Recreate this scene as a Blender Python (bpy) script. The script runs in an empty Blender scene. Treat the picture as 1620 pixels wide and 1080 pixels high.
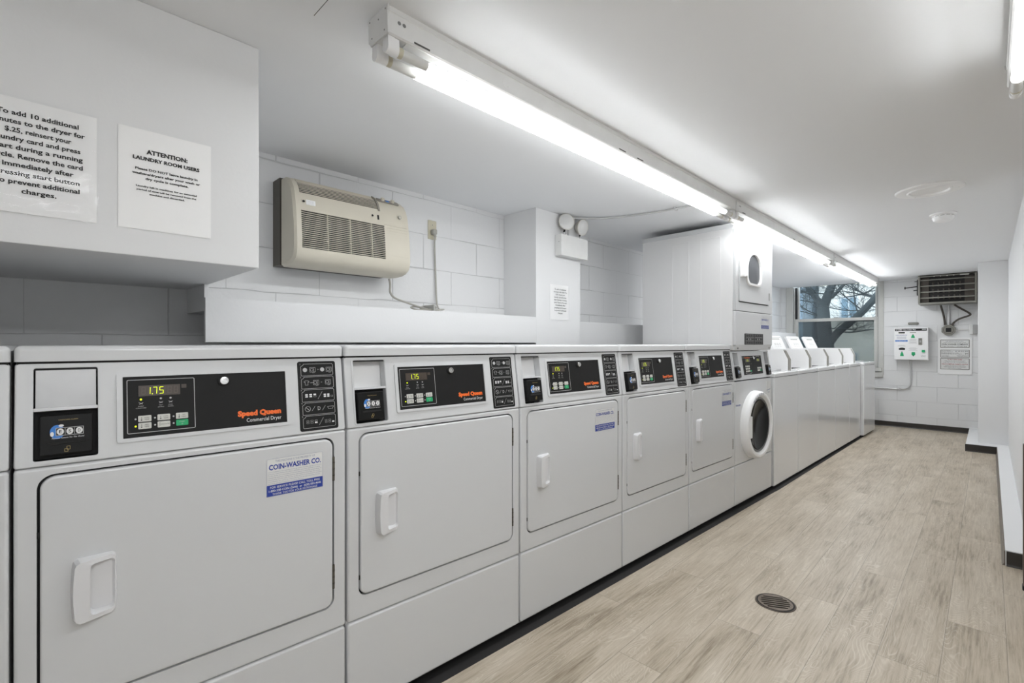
import bpy, bmesh, math, random
from mathutils import Matrix, Vector
PI = math.pi
scn = bpy.context.scene
COL = scn.collection

# ------------------------------------------------------------------ camera, world, exposure
F_PX = 762.0
YAW = math.atan(755.0 / 762.0)
CAM_Z = 1.125
cam_d = bpy.data.cameras.new('camera')
cam_d.sensor_width = 36.0
cam_d.lens = F_PX / 1620.0 * 36.0
cam_d.shift_y = 3.5 / 1620.0
cam_d.clip_start = 0.02
cam_d.clip_end = 200
cam = bpy.data.objects.new('camera', cam_d)
COL.objects.link(cam)
cam.location = (0, 0, CAM_Z)
cam.rotation_euler = (PI / 2, 0, YAW - PI / 2)
scn.camera = cam

scn.view_settings.view_transform = 'Standard'
scn.view_settings.look = 'None'
scn.view_settings.gamma = 1
scn.view_settings.use_curve_mapping = False
scn.view_settings.exposure = 0.37

TUBE_STRENGTH = 18.5
SKY_STRENGTH = 3.2
world = bpy.data.worlds.new('sky')
scn.world = world
world.use_nodes = True
wn = world.node_tree.nodes
wn['Background'].inputs[0].default_value = (0.80, 0.92, 1.0, 1)
wn['Background'].inputs[1].default_value = SKY_STRENGTH

# ------------------------------------------------------------------ materials
def new_mat(name):
    m = bpy.data.materials.new(name)
    m.use_nodes = True
    nt = m.node_tree
    b = nt.nodes['Principled BSDF']
    return m, nt, b

def pmat(name, col, rough=0.5, metal=0.0, spec=0.5, coat=0.0, bump=0.0, bscale=60.0, emit=None, estr=0.0, vary=0.0, vscale=3.0):
    m, nt, b = new_mat(name)
    c = tuple(col) + (1,)
    b.inputs['Base Color'].default_value = c
    b.inputs['Roughness'].default_value = rough
    b.inputs['Metallic'].default_value = metal
    b.inputs['Specular IOR Level'].default_value = spec
    b.inputs['Coat Weight'].default_value = coat
    b.inputs['Coat Roughness'].default_value = 0.08
    if emit:
        b.inputs['Emission Color'].default_value = tuple(emit) + (1,)
        b.inputs['Emission Strength'].default_value = estr
    tc = nt.nodes.new('ShaderNodeTexCoord')
    if vary > 0:
        n = nt.nodes.new('ShaderNodeTexNoise')
        n.inputs['Scale'].default_value = vscale
        n.inputs['Detail'].default_value = 5
        nt.links.new(tc.outputs['Object'], n.inputs['Vector'])
        mx = nt.nodes.new('ShaderNodeMix'); mx.data_type = 'RGBA'
        mx.inputs[6].default_value = tuple(max(0, v * (1 - vary)) for v in col) + (1,)
        mx.inputs[7].default_value = tuple(min(1, v * (1 + vary)) for v in col) + (1,)
        nt.links.new(n.outputs['Fac'], mx.inputs[0])
        nt.links.new(mx.outputs[2], b.inputs['Base Color'])
    if bump > 0:
        n = nt.nodes.new('ShaderNodeTexNoise')
        n.inputs['Scale'].default_value = bscale
        n.inputs['Detail'].default_value = 3
        nt.links.new(tc.outputs['Object'], n.inputs['Vector'])
        bp = nt.nodes.new('ShaderNodeBump')
        bp.inputs['Strength'].default_value = bump
        bp.inputs['Distance'].default_value = 0.004
        nt.links.new(n.outputs['Fac'], bp.inputs['Height'])
        nt.links.new(bp.outputs['Normal'], b.inputs['Normal'])
    return m

WALLC = (0.80, 0.805, 0.81)
M = {}
M['enamel'] = pmat('white enamel', (0.66, 0.67, 0.68), 0.22, spec=0.5, coat=0.35)
M['enamel_bright'] = pmat('bright white enamel', (0.78, 0.785, 0.79), 0.16, spec=0.5, coat=0.5)
M['disc'] = pmat('gloss white plastic', (0.97, 0.97, 0.97), 0.3)
M['enamel_side'] = pmat('white painted steel', (0.80, 0.80, 0.80), 0.35)
M['plastic'] = pmat('white plastic', (0.90, 0.90, 0.90), 0.35)
M['handle'] = pmat('moulded handle', (0.72, 0.72, 0.73), 0.3)
M['paint'] = pmat('wall paint', WALLC, 0.7, bump=0.08, bscale=90)
M['ceil'] = pmat('ceiling paint', (0.87, 0.88, 0.895), 0.75, bump=0.05, bscale=25)
M['black'] = pmat('black plate', (0.014, 0.014, 0.014), 0.55, spec=0.2)
M['deep'] = pmat('dark gap', (0.01, 0.01, 0.01), 0.8)
M['blackpl'] = pmat('black plastic', (0.008, 0.008, 0.008), 0.35, spec=0.2)
M['greypl'] = pmat('grey outline', (0.42, 0.42, 0.40), 0.5)
M['white'] = pmat('white print', (0.80, 0.80, 0.80), 0.5)
M['lightgrey'] = pmat('light grey print', (0.5, 0.5, 0.5), 0.5)
M['orange'] = pmat('orange lettering', (0.90, 0.16, 0.02), 0.45)
M['green'] = pmat('green key', (0.01, 0.38, 0.14), 0.4)
M['key'] = pmat('grey key', (0.62, 0.62, 0.58), 0.45)
M['dispwin'] = pmat('readout window', (0.06, 0.045, 0.035), 0.3)
M['seg_off'] = pmat('unlit segment', (0.10, 0.075, 0.06), 0.4)
M['seg_on'] = pmat('lit segment', (0.5, 0.6, 0.0), 0.4, emit=(0.75, 0.95, 0.0), estr=1.0)
M['chrome'] = pmat('chrome', (0.75, 0.75, 0.75), 0.15, metal=1)
M['steel'] = pmat('brushed steel', (0.38, 0.38, 0.38), 0.38, metal=0.7, vary=0.08, vscale=20)
M['hinge'] = pmat('dull hinge metal', (0.13, 0.12, 0.10), 0.5, metal=0.6)
M['blue'] = pmat('blue print', (0.02, 0.05, 0.33), 0.5)
M['bluegrey'] = pmat('small blue print', (0.30, 0.32, 0.42), 0.6)
M['sticker'] = pmat('sticker film', (0.76, 0.76, 0.75), 0.4)
M['globe'] = pmat('globe blue', (0.03, 0.20, 0.62), 0.4)
M['gold'] = pmat('gold print', (0.42, 0.32, 0.12), 0.5)
M['paper'] = pmat('paper', (0.95, 0.95, 0.95), 0.75, bump=0.3, bscale=18)
M['ink'] = pmat('black ink', (0.03, 0.03, 0.03), 0.7)
M['inkgrey'] = pmat('grey ink', (0.09, 0.09, 0.09), 0.7)
M['redink'] = pmat('red ink', (0.35, 0.02, 0.02), 0.7)
M['beige'] = pmat('aged beige plastic', (0.66, 0.62, 0.52), 0.45, vary=0.05, vscale=8)
M['beigedark'] = pmat('taupe frame', (0.30, 0.28, 0.24), 0.5)
M['bronze'] = pmat('bronze painted sleeve', (0.085, 0.075, 0.062), 0.5, vary=0.25, vscale=12)
M['acdark'] = pmat('air conditioner inside', (0.02, 0.02, 0.018), 0.7)
M['cordm'] = pmat('grey cord', (0.42, 0.41, 0.37), 0.5)
M['ivory'] = pmat('ivory outlet plate', (0.62, 0.58, 0.45), 0.4)
M['strip'] = pmat('old white fixture enamel', (0.78, 0.78, 0.77), 0.35, vary=0.06, vscale=14)
M['stripgap'] = pmat('fixture slot', (0.08, 0.075, 0.07), 0.7)
M['tube'] = pmat('lit tube', (1, 1, 1), 0.4, emit=(0.965, 0.985, 1.0), estr=TUBE_STRENGTH)
for k_, f_ in (('tube_mid', 1.2), ('tube_far', 1.5)):
    M[k_] = pmat('lit tube', (1, 1, 1), 0.4, emit=(0.965, 0.985, 1.0), estr=TUBE_STRENGTH * f_)
M['tubeend'] = pmat('tube end cap plastic', (0.72, 0.72, 0.70), 0.3)
M['conduit'] = pmat('painted conduit', (0.60, 0.60, 0.60), 0.3, metal=0.3)
M['cove'] = pmat('black vinyl cove base', (0.028, 0.025, 0.022), 0.42)
M['brown'] = pmat('brown metal', (0.12, 0.085, 0.07), 0.35, metal=0.4)
M['taupebase'] = pmat('taupe cove base', (0.17, 0.15, 0.125), 0.4)
M['heater'] = pmat('heater casing', (0.22, 0.215, 0.19), 0.5, vary=0.2, vscale=14)
M['heaterdark'] = pmat('heater inside', (0.012, 0.011, 0.010), 0.6)
M['fin'] = pmat('heater fins', (0.09, 0.078, 0.068), 0.5, metal=0.4)
M['winframe'] = pmat('window frame paint', (0.60, 0.60, 0.575), 0.5)
M['windark'] = pmat('window track', (0.02, 0.02, 0.02), 0.7)
M['bark'] = pmat('bark', (0.055, 0.060, 0.055), 0.9, bump=0.9, bscale=18, vary=0.3, vscale=7)
M['dark_strip'] = pmat('black floor pad', (0.016, 0.015, 0.015), 0.75, vary=0.3, vscale=8)
M['bronzegrate'] = pmat('bronze grate', (0.15, 0.12, 0.095), 0.4, metal=0.7, vary=0.15, vscale=30)
M['asphalt'] = pmat('ground', (0.16, 0.16, 0.15), 0.9, vary=0.3, vscale=2)
M['screw'] = pmat('screw', (0.25, 0.25, 0.25), 0.4, metal=0.6)
M['lens'] = pmat('lamp lens', (0.75, 0.75, 0.74), 0.12, spec=0.8, bump=0.6, bscale=60)
M['lamphead'] = pmat('lamp head', (0.62, 0.60, 0.55), 0.4)
M['glassdark'] = pmat('dark door glass', (0.006, 0.006, 0.006), 0.12, spec=0.12)
M['glassgrey'] = pmat('grey door glass', (0.10, 0.105, 0.115), 0.12, spec=0.4)
M['gasket'] = pmat('grey gasket', (0.17, 0.17, 0.17), 0.5)
M['bluewindow'] = pmat('facade panes', (0.17, 0.25, 0.29), 0.2)
M['brickf'] = pmat('facade brick', (0.42, 0.33, 0.24), 0.85, vary=0.25, vscale=3)
M['cream'] = pmat('facade cream', (0.86, 0.79, 0.68), 0.8, vary=0.12, vscale=2)
M['slate'] = pmat('facade slate', (0.22, 0.27, 0.30), 0.7, vary=0.35, vscale=2)

def glass_mat(name, tint, gloss=1.0):
    m, nt, b = new_mat(name)
    nt.nodes.remove(b)
    out = nt.nodes['Material Output']
    tr = nt.nodes.new('ShaderNodeBsdfTransparent'); tr.inputs[0].default_value = tuple(tint) + (1,)
    gl = nt.nodes.new('ShaderNodeBsdfGlossy'); gl.inputs['Roughness'].default_value = 0.02
    fr = nt.nodes.new('ShaderNodeFresnel'); fr.inputs[0].default_value = 1.4
    mx = nt.nodes.new('ShaderNodeMixShader')
    ml = nt.nodes.new('ShaderNodeMath'); ml.operation = 'MULTIPLY'; ml.inputs[1].default_value = gloss
    nt.links.new(fr.outputs[0], ml.inputs[0]); nt.links.new(ml.outputs[0], mx.inputs[0])
    nt.links.new(tr.outputs[0], mx.inputs[1]); nt.links.new(gl.outputs[0], mx.inputs[2])
    nt.links.new(mx.outputs[0], out.inputs[0])
    return m
M['pane'] = glass_mat('window glass', (0.88, 0.93, 0.99))
M['film'] = glass_mat('clear plastic film', (0.985, 0.985, 0.985), .30)
M['screen'] = glass_mat('insect screen', (0.50, 0.50, 0.48))

def block_mat(name, axis, off=0.0):
    """painted concrete block: courses 0.2 m, blocks 0.4 m; the axis runs along the wall"""
    m, nt, b = new_mat(name)
    N, L = nt.nodes, nt.links
    tc = N.new('ShaderNodeTexCoord')
    sp = N.new('ShaderNodeSeparateXYZ'); L.new(tc.outputs['Object'], sp.inputs[0])
    cb = N.new('ShaderNodeCombineXYZ')
    ad = N.new('ShaderNodeMath'); ad.operation = 'ADD'; ad.inputs[1].default_value = 10.0 + off
    L.new(sp.outputs[axis], ad.inputs[0])
    az = N.new('ShaderNodeMath'); az.operation = 'ADD'; az.inputs[1].default_value = 10.0 - 0.165
    L.new(sp.outputs['Z'], az.inputs[0])
    # hand-laid wobble
    nz = N.new('ShaderNodeTexNoise'); nz.inputs['Scale'].default_value = 5; L.new(tc.outputs['Object'], nz.inputs['Vector'])
    wob = N.new('ShaderNodeMath'); wob.operation = 'MULTIPLY_ADD'; wob.inputs[1].default_value = 0.012
    L.new(nz.outputs['Fac'], wob.inputs[0]); L.new(az.outputs[0], wob.inputs[2])
    L.new(ad.outputs[0], cb.inputs[0]); L.new(wob.outputs[0], cb.inputs[1])
    br = N.new('ShaderNodeTexBrick')
    br.inputs['Scale'].default_value = 1.0
    br.inputs['Brick Width'].default_value = 0.405
    br.inputs['Row Height'].default_value = 0.2
    br.inputs['Mortar Size'].default_value = 0.0035
    br.inputs['Mortar Smooth'].default_value = 0.6
    br.inputs['Color1'].default_value = (1, 1, 1, 1); br.inputs['Color2'].default_value = (1, 1, 1, 1)
    br.inputs['Mortar'].default_value = (0, 0, 0, 1)
    L.new(cb.outputs[0], br.inputs['Vector'])
    mx = N.new('ShaderNodeMix'); mx.data_type = 'RGBA'
    mx.inputs[6].default_value = (WALLC[0] * .80, WALLC[1] * .80, WALLC[2] * .80, 1)
    mx.inputs[7].default_value = WALLC + (1,)
    L.new(br.outputs['Color'], mx.inputs[0]); L.new(mx.outputs[2], b.inputs['Base Color'])
    b.inputs['Roughness'].default_value = 0.62
    nb = N.new('ShaderNodeTexNoise'); nb.inputs['Scale'].default_value = 2.3; L.new(tc.outputs['Object'], nb.inputs['Vector'])
    ms = N.new('ShaderNodeMapRange'); ms.inputs[1].default_value = .4; ms.inputs[2].default_value = .6; ms.inputs[3].default_value = .0012; ms.inputs[4].default_value = .0045
    L.new(nb.outputs['Fac'], ms.inputs[0]); L.new(ms.outputs[0], br.inputs['Mortar Size'])
    n2 = N.new('ShaderNodeTexNoise'); n2.inputs['Scale'].default_value = 70; n2.inputs['Detail'].default_value = 4
    L.new(tc.outputs['Object'], n2.inputs['Vector'])
    h = N.new('ShaderNodeMath'); h.operation = 'MULTIPLY_ADD'; h.inputs[1].default_value = 0.22
    L.new(n2.outputs['Fac'], h.inputs[0]); L.new(br.outputs['Color'], h.inputs[2])
    bp = N.new('ShaderNodeBump'); bp.inputs['Strength'].default_value = 0.7; bp.inputs['Distance'].default_value = 0.005
    L.new(h.outputs[0], bp.inputs['Height']); L.new(bp.outputs['Normal'], b.inputs['Normal'])
    return m
M['blockx'] = block_mat('painted block wall', 'X', 0.13)
M['blocky'] = block_mat('painted block wall far', 'Y', 0.05)

def floor_mat():
    m, nt, b = new_mat('wood plank floor')
    N, L = nt.nodes, nt.links
    def math_(op, a, bb=None, c=None):
        n = N.new('ShaderNodeMath'); n.operation = op
        for i, v in enumerate((a, bb, c)):
            if v is None: continue
            if isinstance(v, (int, float)): n.inputs[i].default_value = v
            else: L.new(v, n.inputs[i])
        return n.outputs[0]
    tc = N.new('ShaderNodeTexCoord')
    sp = N.new('ShaderNodeSeparateXYZ'); L.new(tc.outputs['Object'], sp.inputs[0])
    X, Y = sp.outputs['X'], sp.outputs['Y']
    PW, PL = 0.168, 1.22
    ys = math_('DIVIDE', math_('ADD', Y, 20.038), PW)
    row = math_('FLOOR', ys)
    fy = math_('FRACT', ys)
    offs = math_('FRACT', math_('MULTIPLY', row, 0.3819))
    xs = math_('ADD', math_('DIVIDE', math_('ADD', X, 20), PL), offs)
    colm = math_('FLOOR', xs)
    fx = math_('FRACT', xs)
    idv = N.new('ShaderNodeCombineXYZ'); L.new(row, idv.inputs[0]); L.new(colm, idv.inputs[1])
    wn_ = N.new('ShaderNodeTexWhiteNoise'); wn_.noise_dimensions = '3D'; L.new(idv.outputs[0], wn_.inputs['Vector'])
    rnd = wn_.outputs['Value']
    # grain coordinates, shifted per plank
    gx = math_('ADD', math_('MULTIPLY', X, 1.0), math_('MULTIPLY', rnd, 37.0))
    gy = math_('ADD', Y, math_('MULTIPLY', rnd, 11.0))
    def vec(sx, sy):
        c = N.new('ShaderNodeCombineXYZ')
        L.new(math_('MULTIPLY', gx, sx), c.inputs[0]); L.new(math_('MULTIPLY', gy, sy), c.inputs[1]); L.new(math_('MULTIPLY', rnd, 9.0), c.inputs[2])
        return c.outputs[0]
    def noise(v, scale, detail=5, rough=0.6, dist=0.0):
        n = N.new('ShaderNodeTexNoise'); n.inputs['Scale'].default_value = scale; n.inputs['Detail'].default_value = detail
        n.inputs['Roughness'].default_value = rough; n.inputs['Distortion'].default_value = dist
        L.new(v, n.inputs['Vector']); return n.outputs['Fac']
    fine = noise(vec(6, 110), 1.0, 6, 0.7)
    mid = noise(vec(1.6, 11), 1.0, 4, 0.6, 0.6)
    blotch = noise(vec(2.2, 6), 1.0, 3, 0.55, 0.5)
    # cathedral rings: contour lines of a stretched noise
    ring = noise(vec(2.0, 8.0), 1.0, 2.0, 0.45, 0.6)
    rs = math_('FRACT', math_('MULTIPLY', ring, 48.0))
    line = math_('SMOOTH_MIN', math_('MULTIPLY', math_('ABSOLUTE', math_('SUBTRACT', rs, 0.5)), 5.5), 1.0, 0.1)
    linem = math_('SUBTRACT', 1.0, line)
    rm = N.new('ShaderNodeMapRange'); rm.inputs[1].default_value = 0.44; rm.inputs[2].default_value = 0.60
    L.new(mid, rm.inputs[0])
    rings = math_('MULTIPLY', linem, rm.outputs[0])
    cr = N.new('ShaderNodeValToRGB')
    e = cr.color_ramp.elements
    e[0].position = 0.34; e[0].color = (0.23, 0.185, 0.130, 1)
    e[1].position = 0.64; e[1].color = (0.60, 0.53, 0.43, 1)
    k = cr.color_ramp.elements.new(0.47); k.color = (0.44, 0.375, 0.288, 1)
    val = math_('ADD', math_('MULTIPLY', fine, 0.48), math_('ADD', math_('MULTIPLY', mid, 0.24), math_('MULTIPLY', blotch, 0.28)))
    val = math_('ADD', val, math_('MULTIPLY', math_('SUBTRACT', rnd, 0.5), 0.05))
    L.new(val, cr.inputs[0])
    mx = N.new('ShaderNodeMix'); mx.data_type = 'RGBA'
    mx.inputs[7].default_value = (0.70, 0.65, 0.56, 1)
    L.new(math_('MULTIPLY', rings, 0.55), mx.inputs[0]); L.new(cr.outputs[0], mx.inputs[6])
    # seams
    ey = math_('MINIMUM', fy, math_('SUBTRACT', 1.0, fy)); ey = math_('MULTIPLY', ey, PW)
    ex = math_('MINIMUM', fx, math_('SUBTRACT', 1.0, fx)); ex = math_('MULTIPLY', ex, PL)
    ed = math_('MINIMUM', ex, ey)
    seam = N.new('ShaderNodeMapRange'); seam.inputs[1].default_value = 0.0006; seam.inputs[2].default_value = 0.0015
    seam.inputs[3].default_value = 0.62; seam.inputs[4].default_value = 1.0
    L.new(ed, seam.inputs[0])
    mul = N.new('ShaderNodeMix'); mul.data_type = 'RGBA'; mul.blend_type = 'MULTIPLY'; mul.inputs[0].default_value = 1.0
    L.new(mx.outputs[2], mul.inputs[6])
    cc = N.new('ShaderNodeCombineXYZ')
    for i in range(3): L.new(seam.outputs[0], cc.inputs[i])
    L.new(cc.outputs[0], mul.inputs[7])
    L.new(mul.outputs[2], b.inputs['Base Color'])
    b.inputs['Roughness'].default_value = 0.42
    b.inputs['Specular IOR Level'].default_value = 0.35
    bp = N.new('ShaderNodeBump'); bp.inputs['Strength'].default_value = 0.25; bp.inputs['Distance'].default_value = 0.002
    L.new(math_('ADD', math_('MULTIPLY', fine, 0.5), seam.outputs[0]), bp.inputs['Height'])
    L.new(bp.outputs['Normal'], b.inputs['Normal'])
    return m
M['floor'] = floor_mat()

# ------------------------------------------------------------------ mesh helpers
CACHE = {}
def tag(o, label=None, cat=None, group=None, kind=None):
    if label: o['label'] = label
    if cat: o['category'] = cat
    if group: o['group'] = group
    if kind: o['kind'] = kind
    return o

def empty(name, loc=(0, 0, 0), rz=0.0, parent=None):
    o = bpy.data.objects.new(name, None)
    o.empty_display_size = 0.05
    COL.objects.link(o)
    o.location = loc; o.rotation_euler = (0, 0, rz)
    if parent: o.parent = parent
    return o

def rrect(x0, x1, z0, z1, r, seg=6):
    r = max(0.0, min(r, (x1 - x0) / 2 - 1e-5, (z1 - z0) / 2 - 1e-5))
    if r <= 1e-6: return [(x0, z0), (x1, z0), (x1, z1), (x0, z1)]
    pts = []
    for cx, cz, a0 in ((x1 - r, z0 + r, -90), (x1 - r, z1 - r, 0), (x0 + r, z1 - r, 90), (x0 + r, z0 + r, 180)):
        for i in range(seg + 1):
            a = math.radians(a0 + 90 * i / seg)
            pts.append((cx + r * math.cos(a), cz + r * math.sin(a)))
    return pts

def circ(cx, cz, r, n=32, rz=None):
    rz = rz or r
    return [(cx + r * math.cos(2 * PI * i / n), cz + rz * math.sin(2 * PI * i / n)) for i in range(n)]

class MB:
    """collects shapes; 'front' shapes are drawn in x-z, facing -y"""
    def __init__(self, M0=None):
        self.v = []; self.f = []; self.m = []; self.mats = []; self.fl = []
        self.M = M0 or Matrix()
    def mi(self, mat):
        if mat not in self.mats: self.mats.append(mat)
        return self.mats.index(mat)
    def add(self, vs, fs, mat, flat=False):
        n = len(self.v); i = self.mi(mat)
        self.fl += flat if isinstance(flat, list) else [flat] * len(fs)
        for p in vs: self.v.append(tuple(self.M @ Vector(p)))
        for f in fs: self.f.append([n + k for k in f]); self.m.append(i)
    def from_bm(self, bm, mat):
        bm.verts.index_update()
        bm.normal_update()
        self.add([v.co.copy() for v in bm.verts], [[v.index for v in f.verts] for f in bm.faces], mat,
                 [max(abs(c) for c in f.normal) > .9995 for f in bm.faces])
        bm.free()
    def box(self, x0, x1, y0, y1, z0, z1, mat, bev=0.0, seg=2, only=None):
        bm = bmesh.new(); bmesh.ops.create_cube(bm, size=1)
        for v in bm.verts:
            v.co = Vector((x0 + (v.co.x + .5) * (x1 - x0), y0 + (v.co.y + .5) * (y1 - y0), z0 + (v.co.z + .5) * (z1 - z0)))
        if bev > 0:
            eds = [e for e in bm.edges if (only is None or only(e))]
            bmesh.ops.bevel(bm, geom=eds, offset=bev, segments=seg, affect='EDGES', profile=0.5)
        self.from_bm(bm, mat)
    def slab(self, poly, yf, yb, mat, rb=0.0, seg=3, back=False):
        """prism of an outline (ccw in x-z), front at yf (smaller y), rounded front edge"""
        n = len(poly)
        cx = sum(p[0] for p in poly) / n; cz = sum(p[1] for p in poly) / n
        def inset(d):
            if d == 0: return poly
            out = []
            for i in range(n):
                p0, p1, p2 = poly[i - 1], poly[i], poly[(i + 1) % n]
                def nrm(a, b):
                    dx, dz = b[0] - a[0], b[1] - a[1]; l = math.hypot(dx, dz) or 1e-9
                    return (-dz / l, dx / l)
                n1, n2 = nrm(p0, p1), nrm(p1, p2)
                bx, bz = n1[0] + n2[0], n1[1] + n2[1]
                den = max(0.3, 1 + n1[0] * n2[0] + n1[1] * n2[1])
                out.append((p1[0] + d * bx / den, p1[1] + d * bz / den))
            return out
        rings = [[(p[0], yb, p[1]) for p in poly]]
        if rb > 0:
            for k in range(seg + 1):
                a = PI / 2 * k / seg
                ins = inset(rb * (1 - math.cos(a)))
                y = yf + rb * (1 - math.sin(a))
                rings.append([(p[0], y, p[1]) for p in ins])
        else:
            rings.append([(p[0], yf, p[1]) for p in poly])
        vs = [p for r in rings for p in r]
        fs = []
        for k in range(len(rings) - 1):
            for i in range(n):
                j = (i + 1) % n
                fs.append([k * n + i, k * n + j, (k + 1) * n + j, (k + 1) * n + i])
        fs.append([(len(rings) - 1) * n + i for i in range(n)])
        fl = [False] * (len(fs) - 1) + [True]
        if back: fs.append([i for i in range(n)][::-1]); fl.append(True)
        self.add(vs, fs, mat, fl)
    def flat(self, poly, y, mat):
        self.add([(p[0], y, p[1]) for p in poly], [list(range(len(poly)))], mat)
    def holed(self, outer, holes, yf, yb, mat, yh=None):
        """plate with holes, front at yf; hole walls go back to yh"""
        yh = yb if yh is None else yh
        bm = bmesh.new(); es = []
        for lp in [outer] + holes:
            vv = [bm.verts.new((p[0], yf, p[1])) for p in lp]
            for i in range(len(vv)): es.append(bm.edges.new((vv[i], vv[(i + 1) % len(vv)])))
        r = bmesh.ops.triangle_fill(bm, edges=es, use_beauty=True, use_dissolve=False, normal=(0, -1, 0))
        for f in bm.faces:
            if f.normal.y > 0: f.normal_flip()
        self.from_bm(bm, mat)
        for lp, yy in [(outer, yb)] + [(h, yh) for h in holes]:
            n = len(lp)
            vs = [(p[0], yf, p[1]) for p in lp] + [(p[0], yy, p[1]) for p in lp]
            self.add(vs, [[i, (i + 1) % n, n + (i + 1) % n, n + i] for i in range(n)], mat)
    def ring(self, poly, w, y, mat, t=0.0):
        """outline stroke of width w"""
        n = len(poly)
        inn = []
        for i in range(n):
            p0, p1, p2 = poly[i - 1], poly[i], poly[(i + 1) % n]
            d1 = (p1[0] - p0[0], p1[1] - p0[1]); d2 = (p2[0] - p1[0], p2[1] - p1[1])
            l1 = math.hypot(*d1) or 1e-9; l2 = math.hypot(*d2) or 1e-9
            n1 = (-d1[1] / l1, d1[0] / l1); n2 = (-d2[1] / l2, d2[0] / l2)
            den = max(0.3, 1 + n1[0] * n2[0] + n1[1] * n2[1])
            inn.append((p1[0] + w * (n1[0] + n2[0]) / den, p1[1] + w * (n1[1] + n2[1]) / den))
        vs = [(p[0], y, p[1]) for p in poly] + [(p[0], y, p[1]) for p in inn]
        self.add(vs, [[i, (i + 1) % n, n + (i + 1) % n, n + i] for i in range(n)], mat)
        if t > 0:
            vs2 = [(p[0], y, p[1]) for p in poly] + [(p[0], y + t, p[1]) for p in poly]
            self.add(vs2, [[i, (i + 1) % n, n + (i + 1) % n, n + i] for i in range(n)], mat)
            vs2 = [(p[0], y, p[1]) for p in inn] + [(p[0], y + t, p[1]) for p in inn]
            self.add(vs2, [[i, (i + 1) % n, n + (i + 1) % n, n + i] for i in range(n)], mat)
    def stroke(self, p, q, w, y, mat):
        dx, dz = q[0] - p[0], q[1] - p[1]; l = math.hypot(dx, dz) or 1e-9
        nx, nz = -dz / l * w / 2, dx / l * w / 2
        self.flat([(p[0] - nx, p[1] - nz), (q[0] - nx, q[1] - nz), (q[0] + nx, q[1] + nz), (p[0] + nx, p[1] + nz)], y, mat)
    def prism_x(self, poly, x0, x1, mat):
        """outline in (y,z) extruded along x"""
        n = len(poly)
        vs = [(x0, p[0], p[1]) for p in poly] + [(x1, p[0], p[1]) for p in poly]
        fs = [[i, (i + 1) % n, n + (i + 1) % n, n + i] for i in range(n)] + [list(range(n))[::-1], list(range(n, 2 * n))]
        self.add(vs, fs, mat, [n <= 12] * n + [True, True])
    def poly_z(self, poly, z0, z1, mat):
        n = len(poly)
        vs = [(p[0], p[1], z0) for p in poly] + [(p[0], p[1], z1) for p in poly]
        fs = [[i, (i + 1) % n, n + (i + 1) % n, n + i] for i in range(n)] + [list(range(n))[::-1], list(range(n, 2 * n))]
        self.add(vs, fs, mat)
    def lathe(self, prof, mat, T=None, seg=32, cap=True):
        """profile [(r, h)] about local z, placed with T"""
        T = T or Matrix()
        vs = []; fs = []
        for r, h in prof:
            for i in range(seg):
                a = 2 * PI * i / seg
                vs.append(T @ Vector((r * math.cos(a), r * math.sin(a), h)))
        for k in range(len(prof) - 1):
            for i in range(seg):
                j = (i + 1) % seg
                fs.append([k * seg + i, k * seg + j, (k + 1) * seg + j, (k + 1) * seg + i])
        if cap:
            fs.append(list(range(seg))[::-1]); fs.append([(len(prof) - 1) * seg + i for i in range(seg)])
        self.add(vs, fs, mat)
    def tube(self, pts, r, mat, seg=8, smooth=0, radii=None, flat=1.0):
        P = [Vector(p) for p in pts]
        R = list(radii) if radii else [r] * len(P)
        for _ in range(smooth):
            Q = [P[0]]; S = [R[0]]
            for i in range(len(P) - 1):
                Q += [P[i] * .75 + P[i + 1] * .25, P[i] * .25 + P[i + 1] * .75]
                S += [R[i] * .75 + R[i + 1] * .25, R[i] * .25 + R[i + 1] * .75]
            Q.append(P[-1]); S.append(R[-1]); P, R = Q, S
        vs = []; fs = []
        up = None
        for i, p in enumerate(P):
            t = (P[min(i + 1, len(P) - 1)] - P[max(i - 1, 0)])
            t = t.normalized() if t.length > 1e-9 else Vector((0, 0, 1))
            if up is None:
                up = t.orthogonal().normalized()
            else:
                up = (up - t * up.dot(t))
                up = up.normalized() if up.length > 1e-6 else t.orthogonal().normalized()
            s = t.cross(up)
            for k in range(seg):
                a = 2 * PI * k / seg
                vs.append(p + (up * math.cos(a) + s * math.sin(a) * flat) * R[i])
        for i in range(len(P) - 1):
            for k in range(seg):
                j = (k + 1) % seg
                fs.append([i * seg + k, i * seg + j, (i + 1) * seg + j, (i + 1) * seg + k])
        fs.append(list(range(seg))[::-1]); fs.append([(len(P) - 1) * seg + k for k in range(seg)])
        self.add(vs, fs, mat)
    def text(self, s, x, z, size, mat, y=0.0, align='CENTER', bold=0.0, sx=1.0, shear=0.0, width=None):
        """lettering in x-z facing -y; (x,z) baseline anchor; size = cap height"""
        key = (s, align, round(bold, 4), round(shear, 3))
        if key not in CACHE:
            cu = bpy.data.curves.new('txt', 'FONT')
            cu.body = s; cu.align_x = 'LEFT'; cu.resolution_u = 2; cu.fill_mode = 'FRONT' if hasattr(cu, 'fill_mode') else cu.fill_mode
            cu.offset = bold; cu.shear = shear
            ob = bpy.data.objects.new('txt', cu); COL.objects.link(ob)
            dg = bpy.context.evaluated_depsgraph_get(); dg.update()
            me = ob.evaluated_get(dg).to_mesh()
            vv = [v.co.copy() for v in me.vertices]; ff = [list(p.vertices) for p in me.polygons]
            bpy.data.objects.remove(ob); bpy.data.curves.remove(cu)
            x0 = min((v.x for v in vv), default=0); x1 = max((v.x for v in vv), default=1)
            CACHE[key] = (vv, ff, x0, x1)
        vv, ff, x0, x1 = CACHE[key]
        sc = size / 0.70
        w = (x1 - x0) * sc * sx
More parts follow.
